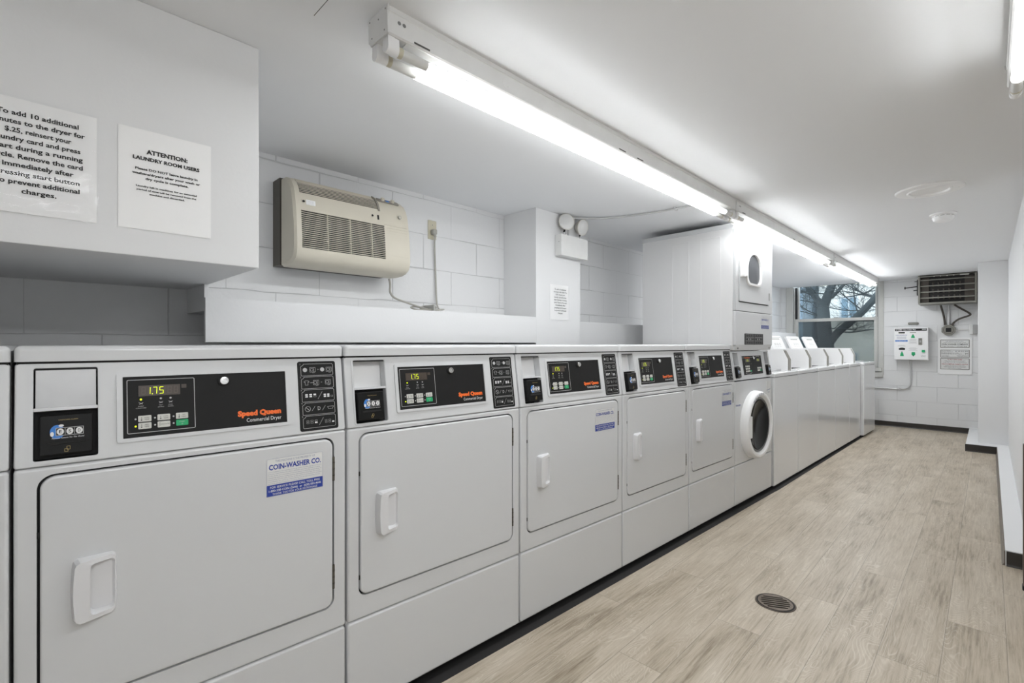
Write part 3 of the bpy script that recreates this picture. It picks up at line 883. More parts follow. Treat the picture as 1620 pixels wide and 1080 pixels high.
def f_front2(mb):
    hole = rrect(DX0 - .0045, DX1 + .0045, DZ0 - .0045, DZ1 + .0045, .028, 8)
    mb.holed(rrect(.009, W - .003, .309, .867, .003, 3), [hole], 0, .013, 'enamel')
    # rounded outer edge
    o1 = rrect(.003, .003 + W, .303, .873, .006, 3)
    n = len(o1); rings = []
    for k in range(4):
        a = PI / 2 * k / 3; d = .006 * (1 - math.cos(a)); y = .006 * (1 - math.sin(a))
        rings.append([(p[0], y, p[1]) for p in rrect(.003 + d, .003 + W - d, .303 + d, .873 - d, max(.003, .006 - d), 3)])
    rings.insert(0, [(p[0], .02, p[1]) for p in o1])
    vs = [p for r in rings for p in r]
    mb.add(vs, [[k * n + i, k * n + (i + 1) % n, (k + 1) * n + (i + 1) % n, (k + 1) * n + i] for k in range(len(rings) - 1) for i in range(n)], 'enamel')
    mb.slab(rrect(DX0 - .004, DX1 + .004, DZ0 - .004, DZ1 + .004, .028, 8), .011, .0135, 'deep')
def f_door(mb):
    mb.slab(rrect(DX0, DX1, DZ0, DZ1, .025, 8), -.003, .0105, 'enamel', rb=.005)
    for z in (.73, .42): mb.box(DX0 - .0042, DX0 - .0005, -.0005, .004, z, z + .012, 'deep')
def f_handle(mb):
    x0, x1, z0, z1 = .088, .158, .540, .674
    out = [(x0 + .008, z0), (x1 - .006, z0 + .001), (x1 - .001, z0 + .006)]
    out += [(x1 + .0015 * math.sin(PI * k / 6), z0 + .010 + (z1 - z0 - .020) * k / 6) for k in range(7)]
    out += [(x1 - .001, z1 - .005), (x1 - .006, z1), (x0 + .008, z1 - .001), (x0 + .002, z1 - .005)]
    out += [(x0 - .003 * math.sin(PI * k / 6), z1 - .010 - (z1 - z0 - .020) * k / 6) for k in range(7)]
    out += [(x0 + .002, z0 + .005)]
    ix0 = x0 + .028; ix1 = x1 - .002
    hole = rrect(ix0, ix1, z0 + .014, z1 - .012, .008, 4)
    yf = -.020
    # sloping outer skin, raised on the grip side
    n = len(out)
    def yat(x): return -.010 - .018 * min(1, max(0, (x1 - x) / (x1 - x0) * 1.5))
    base = [(p[0], -.003, p[1]) for p in out]
    ins = [(p[0] + (.004 if p[0] < .12 else -.002), p[1] + (.004 if p[1] < .6 else -.003)) for p in out]
    top = [(p[0], yat(p[0]) , p[1]) for p in ins]
    mb.add(base + top, [[i, (i + 1) % n, n + (i + 1) % n, n + i] for i in range(n)], 'handle')
    bm = bmesh.new(); es = []
    for lp in (ins, hole):
        vv = [bm.verts.new((p[0], yat(p[0]), p[1])) for p in lp]
        for i in range(len(vv)): es.append(bm.edges.new((vv[i], vv[(i + 1) % len(vv)])))
    bmesh.ops.triangle_fill(bm, edges=es, use_beauty=True, use_dissolve=False, normal=(0, -1, 0))
    mb.from_bm(bm, 'handle')
    h = len(hole)
    inner = [((p[0] if p[0] < (ix0 + ix1) / 2 else p[0] - .004), (-.0045 if p[0] > (ix0 + ix1) / 2 else -.0035), p[1] + (.004 if p[1] < .6 else -.004)) for p in hole]
    mb.add([(p[0], yat(p[0]), p[1]) for p in hole] + inner, [[i, (i + 1) % h, h + (i + 1) % h, h + i] for i in range(h)] + [[h + i for i in range(h)]], 'handle')
def f_hinge(z):
    def f(mb):
        mb.lathe([(.0035, 0), (.0035, .068)], 'hinge', T3(DX1 + .002, -.001, z), seg=10)
        for q in (.016, .034, .052): mb.lathe([(.0042, q - .0006), (.0042, q + .0006)], 'deep', T3(DX1 + .002, -.001, z), seg=10)
    return f
RX0, RX1, RZ0, RZ1 = .030, .129, .886, 1.074
def f_console(mb):
    mb.M = ORG @ PM
    rec = rrect(RX0, RX1, PZ(RZ0), PZ(RZ1), .004, 3)
    mb.holed(rrect(.006, W, .003, HT - .002, .004, 3), [rec], 0, .012, 'enamel', yh=.05)
    # rounded ends of the console
    o = rrect(.003, .003 + W, 0, HT, .006, 3); n = len(o); rings = [[(p[0], .03, p[1]) for p in o]]
    for k in range(4):
        a = PI / 2 * k / 3; d = .003 * (1 - math.cos(a)) ; y = .006 * (1 - math.sin(a))
        rings.append([(p[0], y, p[1]) for p in rrect(.003 + d, .003 + W - d, d, HT - d * .67, .005, 3)])
    vs = [p for r in rings for p in r]
    mb.add(vs, [[k * n + i, k * n + (i + 1) % n, (k + 1) * n + (i + 1) % n, (k + 1) * n + i] for k in range(len(rings) - 1) for i in range(n)], 'enamel')
    # raised lip of the stamped card-reader opening, divider, back of the pocket
    mb.ring(rrect(RX0 - .006, RX1 + .006, PZ(RZ0) - .006, PZ(RZ1) + .006, .010, 4), .005, -.0014, 'enamel', t=.0014)
    mb.box(RX0, RX1, .050, .052, PZ(RZ0), PZ(RZ1), 'deep')
    zz = PZ(.989)
    mb.box(RX0, RX1, -.0008, .045, zz - .0035, zz + .0035, 'enamel', bev=.001)
    # bezel pressed around the key plate
    mb.holed(rrect(.160, .520, PZ(.905), PZ(1.058), .005, 4), [rrect(.1705, .5125, PZ(.9135), PZ(1.0495), .001, 2)], -.0035, .0, 'enamel')
    mb.flat(rrect(.165, .518, PZ(.91), PZ(1.053), .001, 2), -.0002, 'deep')
    mb.M = ORG
def f_blank(depth):
    def f(mb):
        mb.M = ORG @ PM
        a, b_ = PZ(.9925), PZ(1.073)
        if depth < .01:
            mb.box(RX0 + .003, RX1 - .003, .004, .006, a, b_ - .003, 'steel')
            for x in (RX0 + .004, (RX0 + RX1) / 2, RX1 - .004): mb.flat(circ(x, b_ - .0015, .0012, 8), .002, 'deep')
        else:
            mb.box(RX0 + .001, RX1 - .001, depth, depth + .002, a, b_, 'enamel_side')
        mb.M = ORG
    return f
def f_reader(out):
    def f(mb):
        mb.M = ORG @ PM
        a, b_ = PZ(.889), PZ(.985)
        mb.box(RX0 + .001, RX1 - .001, .018, .022, a, b_, 'deep')
        x0, x1 = RX0 + (.008 if out <= 0 else .004), RX1 - (.008 if out <= 0 else .016)
        z0, z1 = a + .006, b_ - .008
        mb.slab(rrect(x0, x1, z0, z1, .003, 3), -out, .02, 'blackpl', rb=.0025)
        carm(mb, x0, x1, z0, z1, -out)
        mb.M = ORG
    return f
def f_plate(mb):
    mb.M = ORG @ PM
    x0, x1, z0, z1 = .1715, .5115, PZ(.9145), PZ(1.0485)
    mb.slab(rrect(x0, x1, z0, z1, .001, 1), -.0012, .0, 'black')
    y = -.0014
    mb.ring(rrect(.1775, .3055, PZ(.9225), PZ(1.0425), .003, 3), .0013, y, 'lightgrey')
    digits(mb, .1985, .2765, PZ(1.0045), PZ(1.0285), -.0012)
    mb.flat(rrect(.279, .289, PZ(1.019), PZ(1.028), .0005, 1), y, 'dispwin')
    # status lamps and their captions
    for x, m, cap in ((.2025, 'seg_on', ('INSERT', 'COINS/CARD')), (.239, 'lightgrey', ('TRAY', 'DRYING')), (.2575, 'lightgrey', ('COOL', 'DOWN'))):
        mb.flat(circ(x, PZ(.9975), .0022, 10), y, m)
        mb.stroke((x - .004, PZ(.9905)), (x + .003, PZ(.987)), .0008, y, 'lightgrey'); mb.stroke((x - .003, PZ(.9865)), (x + .004, PZ(.9905)), .0008, y, 'lightgrey')
        mb.text(cap[0], x, PZ(.981), .0022, 'lightgrey', y); mb.text(cap[1], x, PZ(.977), .0022, 'lightgrey', y)
    for j, z in enumerate((.954, .938)):
        for i, x in enumerate((.1925, .2275, .2625)):
            mb.flat(circ(x, PZ(z), .0019, 10), y, 'seg_on' if (j == 1 and i == 0) else 'lightgrey')
    mb.text('Speed Queen', .4985, PZ(.9395), .0125, 'orange', y, 'RIGHT', bold=.065, width=.103)
    mb.text('Commercial Dryer', .4985, PZ(.9235), .0098, 'white', y, 'RIGHT', width=.083)
    mb.M = ORG
KEYS = [(.197, .954, ('HIGH', 'TEMP')), (.232, .954, ('LOW', 'TEMP')), (.267, .954, ('NO', 'HEAT')), (.197, .938, ('MED', 'TEMP')), (.232, .938, ('DELICATES', '')), (.267, .938, ('START', ''))]
def f_key(k):
    def f(mb):
        mb.M = ORG @ PM
        x, z, cap = KEYS[k]; z = PZ(z)
        g = k == 5
        mb.slab(rrect(x, x + .024, z - .007, z + .007, .0018, 3), -.0024, -.0012, 'green' if g else 'key', rb=.0006, seg=1)
        y = -.0026; im = 'lightgrey' if g else 'ink'
        if cap[1]:
            mb.stroke((x + .006, z - .003), (x + .006, z + .004), .0008, y, im); mb.flat(circ(x + .006, z - .003, .0013, 8), y, im)
            mb.text(cap[0], x + .0155, z + .0008, .0026, im, y); mb.text(cap[1], x + .0155, z - .0035, .0026, im, y)
        elif g: mb.text(cap[0], x + .012, z + .001, .0026, im, y); mb.ring(circ(x + .012, z - .003, .0015, 8), .0004, y, im)
        else:
            mb.text(cap[0], x + .0145, z - .001, .0024, im, y); mb.ring(rrect(x + .003, x + .0055, z - .003, z + .004, .0005, 1), .0004, y, im)
        mb.M = ORG
    return f
def f_lock(mb):
    Tm = PM @ T3(.367, -.0012, PZ(1.031)) @ Matrix.Rotation(PI / 2, 4, 'X')
    mb.lathe([(.0135, 0), (.0135, .001), (.012, .002)], 'blackpl', Tm, seg=24)
    mb.lathe([(.0098, .002), (.0098, .010), (.0090, .011), (.0052, .0112), (.0052, .0095), (.0040, .0095), (.0040, .0112), (.0, .0112)], 'chrome', Tm, seg=24, cap=False)
def f_icons(mb):
    mb.M = ORG @ PM
    icons(mb, .5455, .6515, PZ(.882), PZ(1.0745), 0)
    mb.M = ORG
def f_cover(mb):
    bm = bmesh.new(); bmesh.ops.create_cube(bm, size=1)
    x0, x1, y0, y1, z0, z1 = .002, .004 + W, .020, DEP, 1.088, 1.121
    for v in bm.verts: v.co = Vector((x0 + (v.co.x + .5) * (x1 - x0), y0 + (v.co.y + .5) * (y1 - y0), z0 + (v.co.z + .5) * (z1 - z0)))
    es = [e for e in bm.edges if not all(v.co.z < z0 + 1e-4 for v in e.verts)]
    bmesh.ops.bevel(bm, geom=es, offset=.011, segments=4, affect='EDGES', profile=.5)
    mb.from_bm(bm, 'enamel')
    mb.box(.006, W, .030, DEP - .01, 1.07, 1.088, 'deep')
def f_sticker(mb): sticker_print(mb, .459, .605, .722, .822, -.003)

def make_dryer(u0, u1, label, sticker, out=.016, blank=.03):
    sx = (u1 - u0) / .675
    c = mpos(u0 + .3375 * sx, .33)
    t = empty('tumble_dryer', c, TH); t.scale = (sx, 1, 1)
    tag(t, label, 'dryer', 'tumble dryers standing in the row')
    dpart('cabinet', t, f_cabinet); dpart('lower_panel', t, f_lower); dpart('front_panel', t, f_front2)
    d = dpart('door', t, f_door); h = dpart('door_handle', d, f_handle)
    if sticker: s = dpart('sticker', d, f_sticker); s['label'] = 'white and blue owner sticker'
    dpart('hinge', t, f_hinge(.732), 'hingeA'); dpart('hinge', t, f_hinge(.422), 'hingeB')
    dpart('control_console', t, f_console)
    dpart('top_cover', t, f_cover)
    dpart('blank_plate', t, f_blank(blank), 'blank%.3f' % blank)
    r = dpart('card_reader', t, f_reader(out), 'reader%.3f' % out); r['label'] = 'black card reader with blue globe mark'
    k = dpart('key_plate', t, f_plate); k['label'] = 'black key plate with lit readout'
    for i in range(6): dpart('key', k, f_key(i), 'key%d' % i)
    dpart('key_lock', k, f_lock)
    dpart('instruction_plate', t, f_icons)
    return t
E_ = [-.006, .677, 1.379, 2.073, 2.741, 3.376, 4.049]
make_dryer(-.684, -.006, 'white commercial dryer cut off by the left edge of the photo', False)
make_dryer(E_[0], E_[1], 'nearest full white dryer, its card reader set flush and its sticker beside the door hinge', True, out=-.004, blank=.004)
make_dryer(E_[1], E_[2], 'second white dryer, standing between the nearest full dryer and the next with a door sticker', False, out=.014)
make_dryer(E_[2], E_[3], 'third white dryer, with a blue sticker, below the emergency light and column', True, out=.018)
make_dryer(E_[3], E_[4], 'fourth white dryer, no door sticker, between two dryers with stickers', False, out=.018)
make_dryer(E_[4], E_[5], 'fifth white dryer with a sticker, right beside the washer and dryer stack', True, out=.018)

# ------------------------------------------------------------------ stacked washer and dryer
SX = (E_[6] - E_[5]) / .675
stk = empty('stacked_washer_dryer', mpos(E_[5] + .3375 * SX, .35), TH); stk.scale = (SX, 1, 1)
tag(stk, 'tall white stacked unit, oval window dryer above a round door front washer', 'washer dryer stack')
SO = T3(-.3375, -.35, 0); SD = .71
def sb(name, fn, parent=stk, label=None):
    mb = MB(SO); fn(mb); o = mb.build(name, parent)
    if label: o['label'] = label
    return o
def f(mb):
    mb.box(.003, .672, .014, SD, .022, .868, 'enamel_side', bev=.004)
    mb.box(.004, .671, .085, SD, .866, 1.075, 'enamel_side')
    for x in (.05, .62):
        for y in (.06, SD - .06): mb.lathe([(.018, 0), (.018, .006), (.007, .008), (.007, .024)], 'blackpl', T3(x, y, 0), seg=12)
sb('washer_cabinet', f)
def f(mb):
    mb.box(.003, .672, .014, SD, 1.078, 1.938, 'enamel_side', bev=.005)
    for (y0, y1) in ((.10, .24), (.33, .46)):
        for a in (y0, y1):
            mb.box(.0015, .004, a - .003, a + .003, 1.09, 1.86, 'enamel_side', bev=.001, seg=1)
        mb.box(.0015, .004, y0 - .003, y1 + .003, 1.857, 1.863, 'enamel_side', bev=.001, seg=1)
    mb.box(.001, .674, .010, SD + .002, 1.905, 1.942, 'enamel', bev=.006)
sb('dryer_cabinet', f)
def f(mb):
    hole = rrect(.050, .598, 1.408, 1.862, .012, 4)
    mb.holed(rrect(.006, .669, 1.352, 1.900, .004, 3), [hole], -.004, .012, 'enamel')
    mb.slab(rrect(.003, .672, 1.350, 1.903, .006, 3), .001, .014, 'enamel')
    mb.slab(rrect(.052, .596, 1.41, 1.86, .012, 4), -.0005, .001, 'deep')
sb('dryer_front_panel', f)
def f(mb):
    cx, cz = .30, 1.655
    pts = []
    def dshape(a, top, bot, r):
        p = []
        # rounded arch on top, flatter bottom
        for i in range(19):
            t = PI * i / 18
            p.append((cx + a * math.cos(t), cz + top * math.sin(t)))
        p += [(cx - a, cz - bot + r)]
        for i in range(1, 6):
            t = PI + PI / 2 * i / 6; p.append((cx - a + r + r * math.cos(t), cz - bot + r + r * math.sin(t)))
        for i in range(0, 6):
            t = 1.5 * PI + PI / 2 * i / 6; p.append((cx + a - r + r * math.cos(t), cz - bot + r + r * math.sin(t)))
        p += [(cx + a, cz - bot + r)]
        return p
    global DSH; DSH = dshape
    mb.holed(rrect(.056, .592, 1.416, 1.856, .010, 4), [dshape(.114, .100, .102, .05)], -.008, .0, 'enamel')
    mb.slab(dshape(.113, .099, .101, .05), -.007, .0, 'glassgrey')
dd = sb('dryer_door', f)
def f(mb):
    o = DSH(.138, .122, .124, .058); i1 = DSH(.114, .100, .102, .05)
    n = len(o)
    mid = DSH(.134, .118, .120, .056); mi2 = DSH(.119, .104, .106, .052)
    R = [[(p[0], -.008, p[1]) for p in o], [(p[0], -.018, p[1]) for p in mid], [(p[0], -.019, p[1]) for p in mi2], [(p[0], -.004, p[1]) for p in i1]]
    vs = [p for r in R for p in r]
    mb.add(vs, [[k * n + i, k * n + (i + 1) % n, (k + 1) * n + (i + 1) % n, (k + 1) * n + i] for k in range(3) for i in range(n)], 'plastic')
sb('window_ring', f, dd)
def f(mb):
    mb.slab(rrect(.070, .105, 1.580, 1.722, .006, 3), -.034, -.008, 'plastic', rb=.004)
    mb.box(.100, .165, -.022, -.010, 1.590, 1.715, 'plastic', bev=.004)
sb('door_handle', f, dd)
for z in (1.78, 1.45):
    def f(mb, z=z):
        mb.box(.600, .606, -.008, .004, z, z + .055, 'hinge', bev=.001)
    sb('hinge', f)
def f(mb):
    mb.slab(rrect(.003, .672, 1.112, 1.347, .008, 4), -.004, .014, 'enamel', rb=.005)
    mb.prism_x([(.014, 1.078), (.006, 1.080), (-.003, 1.114), (.014, 1.114)], .016, .660, 'enamel')
    for x in (.05, .62): mb.box(x - .003, x + .003, -.002, .004, 1.088, 1.100, 'screw')
lp = sb('dryer_lower_panel', f)
def f(mb):
    x0, x1, z0, z1, y = .150, .483, 1.098, 1.182, -.004
    mb.slab(rrect(x0, x1, 1.118, 1.196, .002, 2), y - .002, y + .002, 'black')
    for i in range(2):
        for j in range(3):
            xa = x0 + .012 + i * .160; xb = xa + .148; za = 1.122 + j * .0243; zb = za + .021
            mb.ring(rrect(xa, xb, za, zb, .002, 2), .0014, y - .0024, 'lightgrey')
            for q in range(4):
                xc = xa + .02 + q * .035
                (mb.flat if j == 1 and q in (1, 2) else lambda p, yy, m: mb.ring(p, .0012, yy, m))(rrect(xc - .008, xc + .008, za + .006, zb - .006, .001, 1), y - .0026, 'lightgrey')
sb('instruction_plate', f, lp)
sb('sticker', lambda mb: sticker_print(mb, .448, .598, 1.236, 1.322, -.0045), lp)
# washer console with two card readers
def f(mb):
    mb.M = SO @ PM
    h = .200
    r1 = rrect(.020, .100, .012, h - .010, .004, 3); r2 = rrect(.575, .650, .012, h - .010, .004, 3)
    mb.holed(rrect(.003, .672, 0, h, .006, 3), [r1, r2], 0, .03, 'enamel', yh=.05)
    for (a, b_) in ((.020, .100), (.575, .650)):
        mb.box(a, b_, .05, .052, .012, .19, 'enamel_side')
        mb.box(a, b_, -.001, .05, .096, .102, 'enamel', bev=.001)
    mb.holed(rrect(.150, .520, .022, .172, .004, 3), [rrect(.160, .510, .030, .164, .001, 2)], -.003, 0, 'enamel')
    mb.M = SO
sb('washer_console', f)
def f(mb):
    mb.M = SO @ PM
    x0, x1, z0, z1 = .160, .510, .030, .164
    mb.slab(rrect(x0, x1, z0, z1, .001, 1), -.0014, 0, 'black'); y = -.0018
    mb.text('Speed Queen', .255, .148, .009, 'orange', y, bold=.045, width=.09)
    mb.stroke((.162, .152), (.205, .152), .002, y, 'lightgrey'); mb.stroke((.305, .152), (.345, .152), .002, y, 'lightgrey')
    digits(mb, .215, .300, .120, .142, -.0014); digits(mb, .415, .480, .122, .142, -.0014)
    mb.stroke((.345, .03), (.345, .164), .003, y, 'deep')
    for i in range(10):
        a = PI * i / 9; b_ = PI * (i + 1) / 9
        mb.stroke((.445 + .04 * math.cos(a), .150 + .009 * math.sin(a)), (.445 + .04 * math.cos(b_), .150 + .009 * math.sin(b_)), .002, y, 'lightgrey')
        mb.stroke((.25 - .055 * math.cos(a), .046 - .010 * math.sin(a)), (.25 - .055 * math.cos(b_), .046 - .010 * math.sin(b_)), .002, y, 'lightgrey')
    for i in range(5): mb.text('TEMP', .20 + i * .028, .105, .003, 'lightgrey', y)
    mb.M = SO
kp = sb('key_plate', f, label='black double key plate with two readouts')
def wkey(x, z, mat):
    def f(mb):
        mb.M = SO @ PM
        mb.slab(rrect(x, x + .019, z, z + .012, .002, 3), -.003, -.0014, mat, rb=.0006, seg=1); mb.M = SO
    sb('key', f, kp)
for i in range(3):
    for j in range(3): wkey(.205 + .026 * i, .050 + .017 * j, 'key')
wkey(.284, .050, 'green')
for i in range(3):
    for j in range(2):
        wkey(.415 + .026 * i, .050 + .017 * j, 'green' if (i == 2 and j == 0) else 'key')
def f(mb):
    Tm = PM @ T3(.352, -.0014, .148) @ Matrix.Rotation(PI / 2, 4, 'X')
    mb.lathe([(.011, 0), (.011, .009), (.010, .010), (0, .010)], 'chrome', Tm, seg=20, cap=False)
sb('key_lock', f, kp)
for (a, b_) in ((.022, .095), (.577, .646)):
    def f(mb):
        mb.M = SO @ PM
        mb.box(a, b_, .030, .034, .014, .095, 'deep')
        mb.slab(rrect(a + .004, b_ - .012, .018, .088, .003, 3), -.016, .03, 'blackpl', rb=.0025)
        carm(mb, a + .004, b_ - .012, .018, .088, -.016); mb.M = SO
    sb('card_reader', f, label='black card reader with blue globe mark')
def f(mb):
    mb.slab(rrect(.003, .672, .304, .868, .008, 4), 0, .014, 'enamel', rb=.005)
    mb.prism_x([(.006, .870), (.002, .866), (.02, .866), (.02, .870)], .01, .66, 'deep')
sb('washer_front_panel', f)
def f(mb):
    mb.slab(rrect(.003, .672, .030, .300, .010, 4), 0, .03, 'enamel', rb=.007)
    for x in (.08, .59): mb.prism_x([(.002, .040), (-.001, .034), (.006, .024), (.012, .024), (.012, .040)], x - .006, x + .006, 'chrome')
sb('washer_lower_panel', f)
RCX, RCZ = .322, .550
RM = T3(RCX, 0, RCZ) @ Matrix.Rotation(PI / 2, 4, 'X')
def f(mb):
    mb.lathe([(.240, -.002), (.240, .020), (.236, .040), (.228, .052), (.219, .055), (.208, .053), (.202, .047), (.196, .038), (.190, .030)], 'plastic', RM, seg=64, cap=False)
    # flat-sided hinge flange
    mb.slab([(RCX + .15, RCZ - .20), (RCX + .262, RCZ - .10), (RCX + .268, RCZ + .06), (RCX + .24, RCZ + .16), (RCX + .15, RCZ + .20)], -.030, 0, 'plastic', rb=.01)
wd = sb('washer_door', f)
def f(mb):
    mb.lathe([(.194, .030), (.190, .040), (.184, .042), (.178, .034)], 'gasket', RM, seg=64, cap=False)
    mb.lathe([(.180, .034), (.172, .040), (.150, .034), (.120, .026), (.06, .020), (.0, .018)], 'glassdark', RM, seg=64, cap=False)
sb('door_glass', f, wd, 'dark round door glass')
def f(mb):
    mb.box(RCX - .206, RCX - .160, -.054, -.030, RCZ - .075, RCZ + .075, 'plastic', bev=.004)
sb('door_pull', f, wd)
def f(mb):
    # curved LAUNDRY style lettering on the rim and the small info plate at the right
    s = 'WASHER'
    for i, ch in enumerate(s):
        a = math.radians(128 - i * 9)
        r = .219
        mb.M = SO @ T3(RCX + r * math.cos(a), -.0565, RCZ + r * math.sin(a)) @ Matrix.Rotation(-(a - PI / 2), 4, 'Y')
        mb.text(ch, 0, -.008, .018, 'bluegrey', 0, bold=.02)
    mb.M = SO
sb('rim_lettering', f, wd)
def f(mb):
    mb.slab(rrect(.560, .650, .70, .84, .003, 3), -.0012, 0, 'sticker'); mb.ring(rrect(.562, .648, .702, .838, .003, 3), .003, -.0015, 'white')
    mb.stroke((.572, .775), (.637, .782), .006, -.0016, 'bluegrey'); mb.text('WASH', .605, .755, .01, 'bluegrey', -.0016)
    mb.text('SPEED QUEEN', .055, .70, .010, 'blue', -.0006, bold=.02, width=.075)
sb('info_plate', f)

# ------------------------------------------------------------------ top-load washers
TW = math.atan(-.0278)
EW = [4.062, 4.662, 5.262, 5.880, 6.490, 7.050]
def wline(x): return 1.178 - .0278 * (x - 4.003)
WM = {}
def wpart(name, parent, fn):
    if name not in WM:
        mb = MB(T3(-.305, -.33, 0)); fn(mb); o = mb.build(name, parent); WM[name] = o.data; return o
    return link(name, WM[name], parent)
def w_cab(mb):
    mb.box(.002, .608, .004, .66, .022, .862, 'enamel_bright', bev=.006, seg=3)
    for x in (.05, .56):
        for y in (.05, .60): mb.lathe([(.018, 0), (.018, .006), (.007, .008), (.007, .024)], 'blackpl', T3(x, y, 0), seg=12)
def w_top(mb):
    bm = bmesh.new(); bmesh.ops.create_cube(bm, size=1)
    x0, x1, y0, y1, z0, z1 = .001, .609, 0, .66, .866, .898
    for v in bm.verts: v.co = Vector((x0 + (v.co.x + .5) * (x1 - x0), y0 + (v.co.y + .5) * (y1 - y0), z0 + (v.co.z + .5) * (z1 - z0)))
    es = [e for e in bm.edges if not all(v.co.z < z0 + 1e-4 for v in e.verts)]
    bmesh.ops.bevel(bm, geom=es, offset=.010, segments=4, affect='EDGES', profile=.5)
    mb.from_bm(bm, 'enamel_bright')
    mb.box(.01, .60, .008, .65, .860, .867, 'deep')
    for x in (.06, .47): mb.lathe([(.006, .897), (.004, .900), (0, .9)], 'white', T3(x, .035, 0), seg=10)
    mb.box(.07, .48, .12, .50, .8975, .899, 'deep')
    mb.lathe([(.17, .899), (.165, .90), (.14, .8995)], 'steel', T3(.275, .31, 0), seg=40, cap=False)
def w_lidded(mb):
    mb.box(.06, .49, .10, .50, .898, .908, 'enamel_bright', bev=.004)
def w_case(mb):
    prof = [(.055, .898), (.055, .992), (.092, 1.073), (.64, 1.073), (.64, .898)]
    mb.prism_x(prof, .505, .512, 'plastic')
    mb.prism_x(prof, .598, .605, 'plastic')
    mb.prism_x([(.057, .899), (.057, .991), (.093, 1.066), (.11, 1.066), (.11, .899)], .5955, .5979, 'cordm')
    mb.prism_x([(.10, 1.066), (.10, 1.073), (.64, 1.073), (.64, 1.066)], .512, .598, 'plastic')
    mb.prism_x([(.108, .898), (.085, .992), (.110, 1.066), (.64, 1.066), (.64, .898)], .512, .5955, 'gasket')
    mb.box(.530, .580, .078, .10, .935, .985, 'blackpl', bev=.003)
def w_lid(mb):
    # open lid leaning back
    mb.M = T3(-.305, -.33, 0) @ T3(0, .345, .905) @ Matrix.Rotation(-math.radians(24), 4, 'X')
    p = rrect(.055, .490, 0, .335, .035, 6)
    mb.slab(p, 0, .022, 'plastic', rb=.008, back=True)
    mb.ring(rrect(.070, .475, .02, .318, .028, 6), .007, -.0006, 'lightgrey')
    mb.slab(rrect(.150, .395, .288, .302, .006, 4), -.001, .0, 'greypl')
    for i in range(3):
        mb.text('LID', .20 + i * .07, .225, .024, 'greypl', -.0006)
        mb.stroke((.17 + i * .07, .21), (.22 + i * .07, .21), .003, -.0006, 'lightgrey')
    for i in range(3): mb.stroke((.22, .17 - i * .018), (.33, .17 - i * .018), .003, -.0006, 'key')
    mb.flat(circ(.105, .15, .008, 10), -.0008, 'greypl'); mb.flat(circ(.435, .15, .008, 10), -.0008, 'greypl')
    mb.M = T3(-.305, -.33, 0)
names = ['nearest top load washer, beside the washer and dryer stack, its lid hidden',
         'second top load washer of the row, its open lid just clearing the stack',
         'third top load washer of the row, lid raised, in front of the window left side',
         'fourth top load washer, lid raised, one before the last with a meter case',
         'fifth top load washer, the last one with a meter case, lid raised']
for i in range(5):
    x0, x1 = EW[i], EW[i + 1]
    sx = (x1 - x0) / .612
    xc = (x0 + x1) / 2
    t = empty('top_load_washer', (xc + math.sin(-TW) * .33 , wline(xc) + .33, 0), TW); t.scale = (sx, 1, 1)
    tag(t, names[i], 'washer', 'top load washers standing in the row')
    wpart('cabinet', t, w_cab); wpart('top_panel', t, w_top); wpart('meter_case', t, w_case)
    if i >= 1: wpart('open_lid', t, w_lid)
    else: wpart('closed_lid', t, w_lidded)
xc = (7.066 + 7.72) / 2
t = empty('top_load_washer', (xc + .009, wline(xc) + .30, 0), TW); t.scale = (.645 / .61, 1, 1)
tag(t, 'last white machine of the row, flat topped without a meter case, under the window corner', 'washer', 'top load washers standing in the row')
wpart('cabinet', t, w_cab); wpart('top_panel', t, w_top); wpart('closed_lid', t, w_lidded)

# black pad under the row: old black floor with machine shadow in its colour
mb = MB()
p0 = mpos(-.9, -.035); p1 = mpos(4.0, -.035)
mb.poly_z([(p0[0], p0[1]), (p1[0], p1[1] + .005), (4.1, 1.150), (7.75, 1.068), (7.75, 2.0), (p0[0], 2.0)], .0004, .0016, 'dark_strip')
tag(mb.build('floor_mat'), 'black floor strip with painted-in shadow, running under the whole row of machines', 'floor mat')

